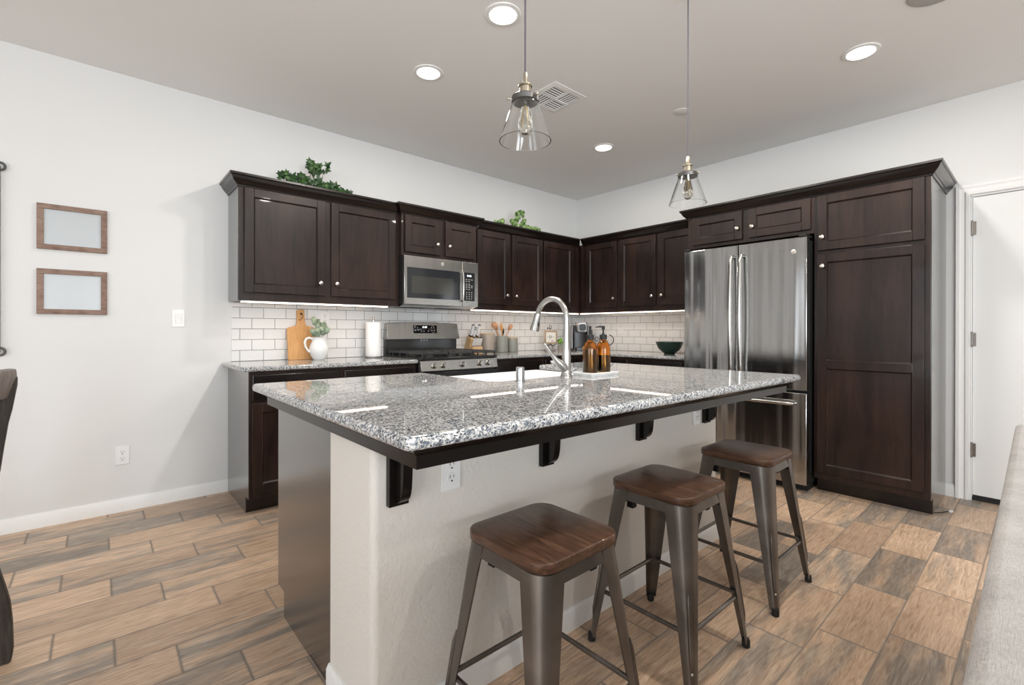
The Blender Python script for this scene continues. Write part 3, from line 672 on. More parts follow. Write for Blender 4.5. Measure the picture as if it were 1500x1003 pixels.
m = MB(); pp = Vector(e) + dv * .05 + Vector((0, -.017, -.004)); m.sphere(pp, .008, 10, (.8, .5, 1.6)); m.build('spray_button', M_black, hh, world=False)
hp = [(.004, -.001, .030), (-.010, .002, .045), (-.026, .006, .058), (-.042, .010, .070), (-.058, .014, .085), (-.080, .020, .112), (-.112, .028, .152), (-.117, .029, .160)]
MB().tube(hp, [.020, .0225, .0215, .0185, .0120, .0085, .0075, .0050], 18).build('lever_handle', M_faucet, o, world=False, angle=60)
MB().lathe([(.0175, 0), (.019, .002), (.019, .050), (.0175, .054), (.001, .054)], (-3.098, -2.345, ZT), 26).build
m = MB().lathe([(.0205, 0), (.0205, .004), (.0185, .006), (.0185, .058), (.0170, .062), (.001, .062)], (0, 0, 0), 28)
tag(m.build('sink_air_gap', M_chrome, origin=(0, 0, 0)), 'short stainless cylinder cap on the island behind the sink', 'air gap').location = (-3.082, -2.352, ZT)
# tray and bottles
o = bpy.data.objects
m = MB(); x0, x1, y0, y1 = -2.685, -2.472, -2.425, -2.287
m.rings([[(x, y, ZT) for x, y in rrect(x0 + .006, x1 - .006, y0 + .006, y1 - .006, .012)], [(x, y, ZT + .012) for x, y in rrect(x0, x1, y0, y1, .014)], [(x, y, ZT + .016) for x, y in rrect(x0 + .002, x1 - .002, y0 + .002, y1 - .002, .013)],
         [(x, y, ZT + .016) for x, y in rrect(x0 + .008, x1 - .008, y0 + .008, y1 - .008, .01)], [(x, y, ZT + .008) for x, y in rrect(x0 + .014, x1 - .014, y0 + .014, y1 - .014, .01)]])
tag(m.build('soap_tray', M_ceramic, origin=(-2.57, -2.355, ZT), angle=50), 'small white tray under the two amber bottles', 'tray')
def bottle(x, y, lb, pump, liq, lv):
    o = thing('amber_bottle', lb, 'bottle', (x, y, ZT + .0085), 0, 'amber bottles on the white tray'); R0 = .0362
    k = MB().lathe([(R0 - .004, 0), (R0, .004), (R0, .118), (R0 - .002, .132), (R0 - .009, .146), (.018, .156), (.0145, .160), (.0145, .172),
                    (.0125, .172), (.0125, .160), (.016, .154), (R0 - .012, .144), (R0 - .004, .131), (R0 - .0022, .118), (R0 - .0022, .005), (.001, .004)], (0, 0, 0), 36, cap=True)
    k.build('glass', M_amber, o, world=False, angle=60)
    MB().lathe([(R0 - .0032, .0052), (R0 - .0028, lv), (.001, lv)], (0, 0, 0), 30).build('liquid', liq, o, world=False, angle=60)
    cpz = MB().lathe([(.0185, .166), (.0185, .188), (.0165, .190), (.001, .190)], (0, 0, 0), 24).build('cap', M_blackm, o, world=False)
    if pump:
        q = MB().lathe([(.0085, .190), (.0075, .196), (.0045, .197), (.0045, .214), (.008, .215), (.008, .232), (.001, .234)], (0, 0, 0), 16)
        q.tube([(0, 0, .229), (-.022, .012, .229), (-.036, .020, .226)], [.0045, .004, .003], 8)
    else: q = MB().lathe([(.0075, .190), (.0065, .196), (.0065, .229), (.0075, .231), (.001, .232)], (0, 0, 0), 16)
    q.build('pump_head', M_blackm, cpz, world=False)
    return o
bottle(-2.617, -2.352, 'left amber glass bottle with yellowish liquid on the tray', False, mat('amber_liquid', (.62, .33, .035), .1), .118)
bottle(-2.524, -2.360, 'right amber glass bottle with black pump and dark liquid', True, mat('dark_liquid', (.006, .005, .005), .15), .088)
# small dish beside the sink
m = MB().lathe([(.012, 0), (.026, .006), (.034, .018), (.036, .026), (.034, .026), (.031, .018), (.022, .009), (.001, .008)], (0, 0, 0), 22, sy=1.)
x = m.build('ring_dish', M_ceramic, origin=(0, 0, 0), angle=60); x.location = (-2.265, -1.79, ZT); tag(x, 'small white dish on the island beyond the faucet', 'dish')

# ------------------------------------------------------------------ bar stools
def make_stool(lb):
    o = thing('bar_stool', lb, 'stool', (0, 0, 0), 0, 'bar stools along the island')
    zt = .598; hs = .1555
    m = MB(); rs = []
    for z, k in ((zt - .026, .002), (zt - .024, 0), (zt - .004, 0), (zt - .0012, .0012), (zt, .004)): rs.append([(x, y, z) for x, y in rrect(-hs + k, hs - k, -hs + k, hs - k, .052 - k, 8)])
    m.rings(rs); m.build('seat', M_seat, o, world=False, angle=50)
    # pressed-steel rim under the seat
    m = MB(); h0, h1 = .147, .153
    rs = [[(x, y, z) for x, y in rrect(-h, h, -h, h, .048, 8)] for z, h in ((zt - .0265, h0), (zt - .034, h0 + .001), (zt - .060, h1), (zt - .060, h1 - .003), (zt - .034, h0 - .002), (zt - .0275, h0 - .002))]
    m.rings(rs, closed=True); m.build('seat_rim', M_gun, o, world=False, angle=50)
    for sx, sy in ((1, 1), (-1, 1), (-1, -1), (1, -1)):
        N = 14; m = MB(); outer = []
        for i in range(N + 1):
            t_ = i / N; z = (zt - .030) * (1 - t_) + .020 * t_
            c = .1505 + (.204 - .1505) * t_                            # outer corner position
            if t_ < .12: c -= .0005
            Lf = .078 * (1 - t_) ** 1.0 + .028 * t_; rr = .045 * (1 - t_) + .016 * t_
            p = [(-Lf, 0)] + [(-rr + rr * math.sin(PI / 2 * j / 6), -rr + rr * math.cos(PI / 2 * j / 6)) for j in range(7)] + [(0, -Lf)]
            th = .0022; 
            q_ = [(-Lf, -th)] + [(-rr + (rr - th) * math.sin(PI / 2 * j / 6), -rr + (rr - th) * math.cos(PI / 2 * j / 6)) for j in range(7)] + [(-th, -Lf)]
            outer.append([(sx * (c + a), sy * (c + b), z) for a, b in p + q_[::-1]])
        m.rings(outer); lg = m.build('leg', M_gun, o, world=False, angle=40)
        # embossed rib on the corner, screw and rubber foot
        g = MB(); P_ = []
        for i in range(9):
            t_ = .47 + .40 * i / 8; z = (zt - .030) * (1 - t_) + .020 * t_; c = .1505 + (.204 - .1505) * t_; rr = .045 * (1 - t_) + .016 * t_; d = rr * .293
            P_.append((sx * (c - d + .0008), sy * (c - d + .0008), z))
        g.tube(P_, [.002] + [.0068] * 7 + [.002], 10); g.build('pressed_rib', M_gun, lg, world=False, angle=60)
        g = MB(); g.sphere((P_[-1][0] + sx * .003, P_[-1][1] + sy * .003, P_[-1][2] - .006), .0045, 8); g.build('screw', M_nickel, lg, world=False)
        c = .195; g = MB().lathe([(.0110, 0), (.0140, .003), (.0140, .022), (.0120, .030), (.001, .030)], (sx * c, sy * c, 0), 16); g.build('rubber_foot', M_blackm, lg, world=False)
    zs = .190; c = .1505 + (.204 - .1505) * (1 - (zs - .02) / (zt - .05)) - .011
    for a, b in (((-c, -c), (c, -c)), ((c, -c), (c, c)), ((c, c), (-c, c)), ((-c, c), (-c, -c))):
        d = Vector((b[0] - a[0], b[1] - a[1], 0)).normalized() * .012
        m = MB(); m.tube([(a[0] + d.x, a[1] + d.y, zs), (b[0] - d.x, b[1] - d.y, zs)], .0075, 10)
        m.build('stretcher', M_gun, o, world=False)
    m = MB()
    for s_ in (1, -1):
        m.tube([(-.135, -.135 * s_, zt - .088), (-.09, -.09 * s_, zt - .072), (.09, .09 * s_, zt - .072), (.135, .135 * s_, zt - .088)], .010, 6, flat=.35)
    m.build('cross_brace', M_blackm, o, world=False)
    for sx, sy in ((1, 1), (-1, 1), (-1, -1), (1, -1)):
        bx(sx * .080, sx * .106, sy * .080, sy * .106, zt - .104, zt - .074).build('rubber_bumper', M_blackm, o, world=False, bevel=.002)
    return o
st = make_stool('bar stool nearest the camera, wooden seat and gunmetal legs'); st.location = (-3.523, -2.926, 0)
for x, lb in ((-2.873, 'middle of the three gunmetal bar stools'), (-2.203, 'bar stool farthest from the camera, in front of the refrigerator')):
    c = copy_tree(st); c.location = (x, -2.926, 0); c['label'] = lb

# ------------------------------------------------------------------ pendants, ceiling
def make_pendant(x, y, zr, lb):
    o = thing('pendant_light', lb, 'lamp', (x, y, zr), 0, 'glass pendants over the island')
    R0, R1, hgt = .0835, .038, .134; th = .0028
    m = MB().lathe([(R0, 0), (R0 + .0006, .002), (R1, hgt), (R1 - th, hgt), (R0 - th, .002)], (0, 0, 0), 48)
    bm = m.bm; bm.free(); m = MB()
    rs = [[(r_ * math.cos(2 * PI * j / 48), r_ * math.sin(2 * PI * j / 48), z) for j in range(48)] for r_, z in ((R0, 0), (R1, hgt), (R1 - th, hgt), (R0 - th, 0))]
    m.rings(rs, closed=True); m.build('glass_shade', M_glass, o, world=False, angle=60)
    m = MB().lathe([(.044, hgt - .010), (.045, hgt + .005), (.041, hgt + .009), (.026, hgt + .012), (.001, hgt + .014)], (0, 0, 0), 32)
    col = m.build('collar', M_pewter, o, world=False)
    for a in (.5, .5 + 2 * PI / 3, .5 + 4 * PI / 3):
        g = MB(); ca, sa = math.cos(a), math.sin(a); g.tube([(.042 * ca, .042 * sa, hgt - .002), (.052 * ca, .052 * sa, hgt - .002)], .002, 8); g.sphere((.055 * ca, .055 * sa, hgt - .002), .0048, 8); g.build('thumbscrew', M_brass, col, world=False)
    m = MB().lathe([(.021, hgt + .010), (.021, hgt + .014), (.018, hgt + .017), (.018, hgt + .038), (.0225, hgt + .041), (.0225, hgt + .046), (.013, hgt + .051), (.008, hgt + .056), (.007, hgt + .084), (.005, hgt + .087), (.001, hgt + .087)], (0, 0, 0), 28)
    m.build('socket_cap', M_brass, o, world=False)
    m = MB().tube([(0, 0, hgt + .085), (0, 0, H - .011 - zr)], .0030, 8); m.build('cord', mat('grey_cloth_cord', (.10, .095, .11), .7) if 'grey_cloth_cord' not in bpy.data.materials else bpy.data.materials['grey_cloth_cord'], o, world=False)
    m = MB().lathe([(.050, H - .012 - zr), (.050, H - .0005 - zr), (.001, H - .0005 - zr)], (0, 0, 0), 32); m.build('ceiling_canopy', M_pewter, o, world=False)
    m = MB().lathe([(.012, hgt - .010), (.013, hgt - .03), (.017, .090), (.0225, .062), (.0235, .048), (.020, .033), (.011, .023), (.001, .020)], (0, 0, 0), 24)
    b = m.build('bulb', M_bulb, o, world=False, angle=60)
    f = MB()
    for k in range(6): a = 2 * PI * k / 6; f.tube([(.003 * math.cos(a), .003 * math.sin(a), .112), (.011 * math.cos(a + .4), .011 * math.sin(a + .4), .045)], .0008, 5)
    f.build('filament', M_fil, b, world=False)
    MB().lathe([(.014, hgt - .022), (.015, hgt + .004), (.001, hgt + .006)], (0, 0, 0), 20).build('lamp_holder', M_pewter, o, world=False)
    return o
make_pendant(-3.407, -2.730, 1.747, 'clear glass cone pendant nearer the camera')
make_pendant(-2.373, -2.730, 1.731, 'clear glass cone pendant in front of the refrigerator cabinets')

def can(x, y, lb, grp='recessed ceiling lights'):
    o = thing('recessed_light', lb, 'light', (x, y, H), 0, grp)
    m = MB(); rs = [[(r_ * math.cos(2 * PI * j / 40), r_ * math.sin(2 * PI * j / 40), z) for j in range(40)] for r_, z in ((.092, -.0005), (.090, -.005), (.070, -.008), (.068, -.004), (.068, -.0005))]
    m.rings(rs, closed=True); m.build('trim_ring', M_trim, o, world=False, angle=50)
    MB().lathe([(.0675, -.0006), (.0675, -.0045), (.001, -.0045)], (0, 0, 0), 40).build('lens', M_can, o, world=False)
    l = bpy.data.lights.new('recessed_lamp', 'AREA'); l.shape = 'DISK'; l.size = .12; l.energy = 15.0; l.color = (1, .94, .86)
    lo = bpy.data.objects.new('recessed_lamp', l); C.objects.link(lo); lo.parent = o; lo.location = (0, 0, -.012)
can(-2.894, -2.011, 'lit recessed ceiling light left of the nearer pendant cord')
can(-2.894, -1.293, 'lit recessed ceiling light above the ivy and the left wall cabinet')
can(-1.117, -1.271, 'small-looking lit recessed ceiling light nearest the room corner')
can(-1.146, -3.127, 'lit recessed ceiling light above the pantry cabinet')
for x_, y_, lb_ in ((-2.894, -3.127, 'added recessed ceiling light over the stools, unseen above the frame'), (-2.894, -4.85, 'added recessed ceiling light over the sofa, unseen behind the camera')): can(x_, y_, lb_)  # extra unseen lights, added to brighten the floor
o = thing('ceiling_speaker', 'round grey grille in the ceiling at the top edge of the photo', 'speaker', (-1.475, -3.497, H))
MB().lathe([(.115, -.0005), (.115, -.004), (.105, -.007), (.001, -.007)], (0, 0, 0), 40).build('grille', M_speaker, o, world=False)
m = MB().lathe([(.055, -.0005), (.055, -.003), (.052, -.0045), (.001, -.0045)], (0, 0, 0), 36)
x = m.build('ceiling_cover_plate', M_ceil, origin=(0, 0, 0)); x.location = (-1.235, -2.067, H); tag(x, 'flat round blank cover on the ceiling behind the farther pendant cord', 'cover')
# air register
o = thing('ceiling_vent', 'square white four-way air register in the ceiling', 'vent', (-2.073, -1.590, H)); hv = .155
m = MB(); rs = [[(sx * q, sy * q, z) for sx, sy in ((-1, -1), (1, -1), (1, 1), (-1, 1))] for q, z in ((hv, -.0005), (hv, -.004), (hv - .03, -.010), (hv - .03, -.0005))]
m.rings(rs, closed=True); m.box(-hv + .03, hv - .03, -.004, .004, -.010, -.001); m.box(-.004, .004, -hv + .03, hv - .03, -.010, -.001); m.build('frame', M_trim, o, world=False)
bx(-hv + .031, hv - .031, -hv + .031, hv - .031, -.0018, -.0006).build('duct_opening', M_slot, o, world=False)
for qx, qy in ((-1, -1), (1, -1), (1, 1), (-1, 1)):
    m = MB()
    for k in range(5):
        c = .018 + k * .0230; a0, a1 = .006, hv - .033
        horiz = (qx * qy > 0); sg = -1 if (qy > 0 if horiz else qx > 0) else 1
        pr = [(c - .0040 * sg, -.0070), (c + .0025 * sg, -.0025), (c + .0035 * sg, -.0025), (c - .0028 * sg, -.0073)]
        if horiz: m.prism([(qy * a, b) for a, b in pr], 'x', qx * a0, qx * a1)
        else: m.prism([(qx * a, b) for a, b in pr], 'y', qy * a0, qy * a1)
    m.build('louvers', M_trim, o, world=False)

# ------------------------------------------------------------------ wall frames and left-edge things
for z, lb in ((1.738, 'upper of the two rustic wood frames on the left wall'), (1.362, 'lower of the two rustic wood frames on the left wall')):
    o = thing('picture_frame', lb, 'frame', (-4.547, 0, z), 0, 'rustic frames on the left wall'); w_, h_, b = .1535, .131, .029
    for c0, c1 in ((h_ - b, h_), (-h_, -h_ + b)): bx(-w_, w_, -.018, -.0004, c0, c1).build('rail', M_frame, o, world=False, bevel=.001)
    for c0, c1 in ((-w_, -w_ + b), (w_ - b, w_)): bx(c0, c1, -.0182, -.0004, -h_ + b, h_ - b).build('stile', M_frame, o, world=False, bevel=.001)
    bx(-w_ + b, w_ - b, -.008, -.0006, -h_ + b, h_ - b).build('glazed_print', M_picture, o, world=False)
o = thing('iron_wall_rack', 'dark iron wall piece with round ends at the left edge', 'wall decor', (-5.12, 0, 1.53))
m = MB()
for x in (-.272, .272): m.tube([(x, -.022, -.51), (x, -.022, .51)], .0075, 10)
m.build('upright_bar', M_iron, o, world=False)
for sx in (-1, 1):
    for z in (.512, -.512):
        g = MB(); g.tube([(sx * .272 + .021 * math.cos(a) + sx * .004, -.020, z + .021 * math.sin(a)) for a in [2 * PI * i / 20 for i in range(20)]], .0062, 10, closed=True)
        g.tube([(sx * .272, -.001, z), (sx * .272, -.022, z)], .006, 8); g.build('ring_end', mat('weathered_iron', (.10, .095, .09), .5, .5), o, world=False)
m = MB()
for z in (-.3, 0, .3): m.tube([(-.272, -.022, z), (.272, -.022, z)], .005, 8)
m.build('cross_bar', M_iron, o, world=False)
# dining chair, back towards the kitchen
o = thing('dining_chair', 'dark wooden dining chair with greyed top rail, cut by the left edge', 'chair', (-4.93, -1.69, 0))
for y, nm in ((-1.485, 1), (-1.895, 2)):
    fr = [(-4.659, .003), (-4.654, .04), (-4.656, .134), (-4.662, .207), (-4.673, .263), (-4.686, .321), (-4.702, .40), (-4.706, .48), (-4.700, .57), (-4.686, .658), (-4.677, .738), (-4.667, .818), (-4.658, .864), (-4.646, .946), (-4.645, .972), (-4.651, .988)]
    bk = [(-4.672, .990), (-4.690, .975), (-4.712, .86), (-4.732, .738), (-4.745, .64), (-4.756, .55), (-4.758, .44), (-4.745, .32), (-4.730, .20), (-4.722, .10), (-4.716, .003)]
    MB().prism(fr + bk, 'y', y - .016, y + .016).build('back_leg', M_chair, o, bevel=.004)
for y in (-1.47, -1.91): bx(-5.22, -5.175, y - .022, y + .022, 0.002, .44).build('front_leg', M_chair, o, bevel=.003)
m = MB(); m.box(-5.23, -4.762, -1.93, -1.45, .44, .475); m.build('seat', M_chair, o, bevel=.008)
rs = []
for i in range(13):
    t_ = -1 + 2 * i / 12; y = -1.695 + t_ * .195; dx = -.030 * (1 - t_ * t_) + .004
    rs.append([(-4.672 + dx, y, .905), (-4.648 + dx, y, .985), (-4.650 + dx, y, 1.005), (-4.672 + dx, y, 1.008), (-4.690 + dx, y, .99), (-4.700 + dx, y, .905)])
MB().rings(rs).build('top_rail', M_rail, o, bevel=.003)
for y in (-1.79, -1.69, -1.59): MB().prism([(-4.785, .476), (-4.722, .904), (-4.709, .904), (-4.768, .476)], 'y', y - .018, y + .018).build('back_slat', M_chair, o)
for y in (-1.47, -1.91): bx(-5.18, -4.745, y - .010, y + .010, .20, .235).build('side_stretcher', M_chair, o)
# sofa in front of the camera on the right
o = thing('sofa', 'grey woven sofa seen from above at the right edge', 'sofa', (-3.4, -4.25, 0))
def pillow(x0, x1, y0, y1, z0, z1, nm, r=.02, par=o):
    return bx(x0, x1, y0, y1, z0, z1).build(nm, M_fabric, par, bevel=r, seg=4)
MB().prism([(-4.60, -3.965), (-2.262, -3.965), (-2.262, -3.772), (-4.60, -3.800)], 'z', .03, .85).build('backrest', M_fabric, o, bevel=.014, seg=4)
pillow(-4.60, -2.262, -4.72, -3.966, .10, .30, 'seat_base')
for x in (-4.59, -3.43): pillow(x, x + 1.145, -4.72, -4.10, .302, .46, 'seat_cushion', .04)
for x in (-4.59, -3.43): pillow(x, x + 1.145, -4.15, -3.968, .462, .80, 'back_cushion', .05)
for x, y in ((-4.5, -3.85), (-2.35, -3.85), (-4.5, -4.65), (-2.35, -4.65)): bx(x - .03, x + .03, y - .03, y + .03, 0, .0995 if y < -4 else .0295).build('foot', M_chair, o)
# small cable on the floor by the pantry
o = thing('charging_cable', 'short black cable with a white plug on the floor beside the pantry cabinet', 'cable', (-.45, -3.40, 0))
MB().tube([(-.5, -3.374, .0035), (-.46, -3.40, .0035), (-.41, -3.425, .0035)], .003, 8).build('wire', M_black, o)
m = bx(-.412, -.372, -3.447, -3.429, .0005, .0095); m.build('plug', M_plastic, o, bevel=.002)

# ------------------------------------------------------------------ things on the back counter
CZ = .9150
# cutting board leaning on the tile
th_ = math.atan2(.055, .39)
o = thing('cutting_board', 'bamboo cutting board with a handle, leaning on the tile behind the pitcher', 'cutting board', (-3.262, -.087, CZ)); o.rotation_euler = (-th_, 0, 0); XF[o.name] = Matrix()
pl = [(-.103, 0), (.103, 0), (.103, .232)] + arc(.085, .232, .018, 0, PI / 2, 4) + [(.040, .262), (.030, .285), (.028, .375)] + arc(.020, .380, .008, 0, PI / 2, 4) + [(-.020, .388), (-.028, .378), (-.030, .285), (-.040, .262)] + [(-.085, .250)] + arc(-.085, .232, .018, PI / 2, PI, 4)
MB().prism(pl, 'y', 0, .018).build('board', M_board, o, bevel=.003)
m = MB(); m.tube([(.003, -.002, .360), (.012, -.006, .340), (.006, -.006, .318), (-.010, -.005, .300), (-.018, -.005, .312)], .0018, 6); m.tube([(.003, -.0025, .353), (.003, .004, .353)], .0085, 12); m.build('cord_loop', M_iron, o)
# pitcher
o = thing('pitcher', 'white ceramic pitcher in front of the cutting board', 'pitcher', (-3.170, -.165, CZ))
pr = [(.040, 0), (.043, .004), (.060, .035), (.069, .070), (.068, .095), (.058, .120), (.050, .138), (.049, .155), (.054, .170), (.051, .170), (.046, .155), (.047, .138), (.055, .118), (.064, .095), (.064, .070), (.054, .035), (.036, .008), (.001, .007)]
m = MB().lathe(pr, (0, 0, 0), 36)
for v in m.bm.verts:
    if v.co.z > .145 and v.co.x > 0: k = max(0, v.co.x / .054) ** 3 * (v.co.z - .14) / .03; v.co.x += .016 * k
m.build('body', M_ceramic, o, world=False, angle=60)
m = MB(); m.tube([(-.047, 0, .158), (-.070, 0, .168), (-.092, 0, .160), (-.103, 0, .135), (-.099, 0, .105), (-.085, 0, .078), (-.066, 0, .060)], [.008, .0085, .0085, .0085, .008, .008, .010], 12); m.build('handle', M_ceramic, o, world=False, angle=60)
def leaf_disc(m, c, n, r, asp=1., pts=8, cup=.15):
    n = Vector(n).normalized(); u = n.cross(Vector((.3, .2, 1))).normalized(); v = n.cross(u)
    ce = m.bm.verts.new(Vector(c) - n * r * cup); ring = [m.bm.verts.new(Vector(c) + (u * math.cos(2 * PI * k / pts) * asp + v * math.sin(2 * PI * k / pts)) * r) for k in range(pts)]
    for k in range(pts): m._f([ce, ring[k], ring[(k + 1) % pts]])
o = thing('eucalyptus_sprig', 'grey-green eucalyptus sprig standing in the white pitcher', 'plant', (-3.170, -.165, CZ + .02))
rng = random.Random(3); f = MB(); g = MB()
for (tx, ty, tz) in ((-.035, -.01, .285), (.045, -.005, .245), (.005, -.03, .215), (.055, -.02, .205), (-.03, -.035, .20), (.01, .02, .27), (-.055, 0, .20)):
    g.tube([(0, 0, 0), (tx * .3, ty * .3, .14), (tx, ty, tz)], .0016, 6)
    for k in range(3):
        t_ = 1 - .17 * k; leaf_disc(f, (tx * t_ + rng.uniform(-.012, .012), ty * t_ + rng.uniform(-.01, .01) - .004, .14 + (tz - .14) * t_), (rng.uniform(-.7, .1), -1, rng.uniform(-.2, .6)), rng.uniform(.019, .027), .85)
f.build('leaves', M_leaf3, o, world=False, solid=.0008); g.build('stem', M_stem, o, world=False)
# paper towel
o = thing('paper_towel_holder', 'steel paper towel holder on the counter left of the range', 'holder', (-2.722, -.150, CZ))
MB().lathe([(.076, 0), (.078, .003), (.078, .009), (.070, .012), (.001, .012)], (0, 0, 0), 36).build('base', M_steel2, o, world=False)
m = MB().lathe([(.006, .012), (.006, .312), (.001, .312)], (0, 0, 0), 14); m.sphere((0, 0, .322), .011, 12); m.build('rod', M_nickel, o, world=False)
m = MB(); rs = [[(r_ * math.cos(2 * PI * j / 36), r_ * math.sin(2 * PI * j / 36), z) for j in range(36)] for r_, z in ((.062, 0), (.0625, .003), (.0625, .274), (.0615, .277), (.020, .277), (.020, 0))]
m.rings(rs, closed=True); x = m.build('paper_towel_roll', M_towel); x.location = (-2.722, -.150, CZ + .0125); tag(x, 'full white paper towel roll upright on its holder', 'paper towels')
# knife block and knives
KB = (-1.690, -.055, CZ)
o = thing('knife_block', 'light wood knife block right of the range', 'knife block', KB)
MB().prism([(0, 0), (-.112, 0), (-.112, .078), (-.138, .140), (-.066, .172)], 'x', -.058, .058).build('slanted_block', M_block, o, world=False, bevel=.003)
bx(-.058, .058, -.160, -.1125, 0, .070).build('steak_knife_step', M_block, o, world=False, bevel=.002)
bx(.018, .040, -.1615, -.1600, .008, .019).build('label_plate', M_nickel, o, world=False)
def knife(dx, dy, dz, ln, lb, grp, sc=1.):
    o = thing('kitchen_knife', lb, 'knife', (KB[0] + dx, KB[1] + dy, KB[2] + dz), 0, grp); o.rotation_euler = (math.radians(24), 0, 0); XF[o.name] = Matrix()
    m = MB(); m.prism([(-.010 * sc, 0.001), (.010 * sc, 0.001), (.012 * sc, ln * .5), (.010 * sc, ln), (-.008 * sc, ln * 1.04), (-.011 * sc, ln * .8)], 'x', -.007 * sc, .007 * sc); m.build('handle', M_knife, o, bevel=.002)
    bx(-.0078 * sc, .0078 * sc, -.011 * sc, .011 * sc, 0.0, .012 * sc).build('bolster', M_slot, o); bx(-.0075 * sc, .0075 * sc, -.0105 * sc, .0105 * sc, ln + .0045 * sc, ln * 1.04 + .004).build('end_cap', M_pewter, o)
knife(-.036, -.088, .166, .115, 'large white-handled knife at the left of the knife block top', 'knives in the block', 1.3)
knife(-.010, -.108, .157, .075, 'short white-handled knife in the front row of the knife block top', 'knives in the block')
knife(.008, -.086, .167, .085, 'medium white-handled knife in the middle of the knife block top', 'knives in the block')
knife(.038, -.090, .165, .115, 'large white-handled knife at the right of the knife block top', 'knives in the block', 1.3)
for k in range(6): knife(-.045 + k * .018, -.135, .0705, .085, 'small white-handled steak knife in the lower step of the block', 'steak knives', .62)
def crock(x, y, r, h, lb, m_, lid=True, nm='canister'):
    o = thing(nm, lb, 'canister', (x, y, CZ))
    MB().lathe([(r - .004, 0), (r, .004), (r, h - .004), (r - .001, h), (r - .006, h), (r - .006, .01), (.001, .01)], (0, 0, 0), 36).build('body', m_, o, world=False)
    if lid: MB().lathe([(r - .0068, h - .014), (r - .0065, h + .001), (r - .002, h + .0015), (r - .002, h + .009), (.001, h + .009)], (0, 0, 0), 30).build('wood_lid', M_block, o, world=False)
    return o
crock(-1.468, -.082, .070, .185, 'tall taupe canister with wood lid beside the knife block', M_crockb)
crock(-1.312, -.130, .060, .168, 'grey ceramic crock holding the cooking utensils', M_crock, False, 'utensil_crock')
crock(-1.158, -.115, .060, .143, 'short grey canister with wood lid right of the utensil crock', M_crock)
def utensil(nm, lb, bx_, by_, tx, ty, tz, hw, hh, m_, d=.35):
    b = Vector((-1.312 + bx_, -.130 + by_, CZ + .0125)); t_ = Vector((-1.312 + tx, -.130 + ty, CZ + tz)); dv = (t_ - b).normalized()
    o = thing(nm, lb, 'utensil', tuple(b), 0, 'utensils in the crock'); q = t_ - b; s = q - dv * hh
    MB().tube([Vector((0, 0, 0)) + dv * .006, s], .0052, 8).build('handle', m_, o, world=False)
    d = max(d, .6) if m_ is not M_blackm else .5; k = MB(); k.sphere((0, 0, 0), 1., 12, (hw * 1.15, hw * d * 1.15, hh * 1.1)); k.bm.transform(Matrix.Translation(q - dv * hh * .1) @ dv.to_track_quat('Z', 'Y').to_matrix().to_4x4()); k.build('bowl', m_, o, world=False)
utensil('wooden_spoon', 'leftmost wooden spoon leaning out of the utensil crock', .043, .012, -.112, .0, .275, .024, .034, M_spoon)
utensil('wooden_spoon', 'large wooden spoon second from the left in the utensil crock', .034, .032, -.070, .020, .276, .027, .038, M_spoon)
utensil('wooden_spoon', 'narrow wooden spoon near the middle of the utensil crock', .006, -.018, -.026, -.022, .262, .017, .040, M_board)
utensil('spatula', 'black spatula standing in the utensil crock', .016, .016, .022, .014, .218, .022, .034, M_blackm, .2)
utensil('slotted_spoon', 'pinkish wooden spoon leaning right out of the utensil crock', -.042, -.006, .104, -.012, .262, .025, .034, M_spoon)
# framed sign on an iron easel
o = thing('iron_easel', 'small wrought-iron easel with a scroll top by the faucet', 'easel', (-.665, -.20, CZ)); o.rotation_euler = (0, 0, -.5); XF[o.name] = Matrix()
m = MB(); m.tube([(0, .02, .235), (0, .035, .12), (-.05, .045, .004)], .0035, 8); m.tube([(0, .035, .12), (.05, .045, .004)], .0035, 8); m.tube([(0, .035, .12), (0, .10, .004)], .0035, 8)
m.tube([(-.055, -.02, .072), (-.03, -.01, .06), (0, .0, .065), (.03, -.01, .06), (.055, -.02, .072)], .004, 8)
m.tube([(0, .004, .063), (0, .030, .10)], .0035, 8); m.build('legs', M_iron, o)
m = MB(); m.tube([(.0 + .016 * (1 - i / 26) * math.cos(-PI / 2 + i * .42) , .018, .262 + .024 * (1 - i / 30) * math.sin(-PI / 2 + i * .42)) for i in range(17)], .0034, 8)
m.tube([(0, .018, .24), (-.012, .018, .252), (-.024, .018, .250)], .0034, 8); m.sphere((-.028, .018, .250), .009, 8); m.build('scroll', M_iron, o)
m = MB(); m.sphere((0, .03, .012), 1., 12, (.075, .04, .011)); m.build('foot_plate', M_crockb, o)
o2 = thing('framed_sign', 'small tan framed sign with script lettering resting on the iron easel', 'sign', (-.665, -.20, CZ)); o2.rotation_euler = (0, 0, -.5); XF[o2.name] = Matrix()
m = MB(); w_, z0, z1, b = .073, .078, .225, .017
m.box(-w_, w_, -.012, -.002, z0, z0 + b); m.box(-w_, w_, -.012, -.002, z1 - b, z1); m.box(-w_, -w_ + b, -.0122, -.002, z0 + b, z1 - b); m.box(w_ - b, w_, -.0122, -.002, z0 + b, z1 - b)
m.build('frame', M_tan, o2, bevel=.002)
pn = bx(-w_ + b, w_ - b, -.007, -.0025, z0 + b, z1 - b).build('printed_panel', mat('cream_print', (.66, .65, .60), .6), o2)
m = MB(); m.tube([(-.040, -.0080, .150), (-.033, -.0080, .160), (-.030, -.0080, .148), (-.020, -.0080, .158), (-.014, -.0080, .175), (-.012, -.0080, .128), (-.004, -.0080, .150), (.002, -.0080, .158), (.004, -.0080, .172), (.006, -.0080, .140), (.014, -.0080, .158), (.018, -.0080, .148), (.028, -.0080, .158), (.034, -.0080, .150), (.042, -.0080, .156)], .0017, 5); m.build('script_mark', M_slot, pn)
m = MB()
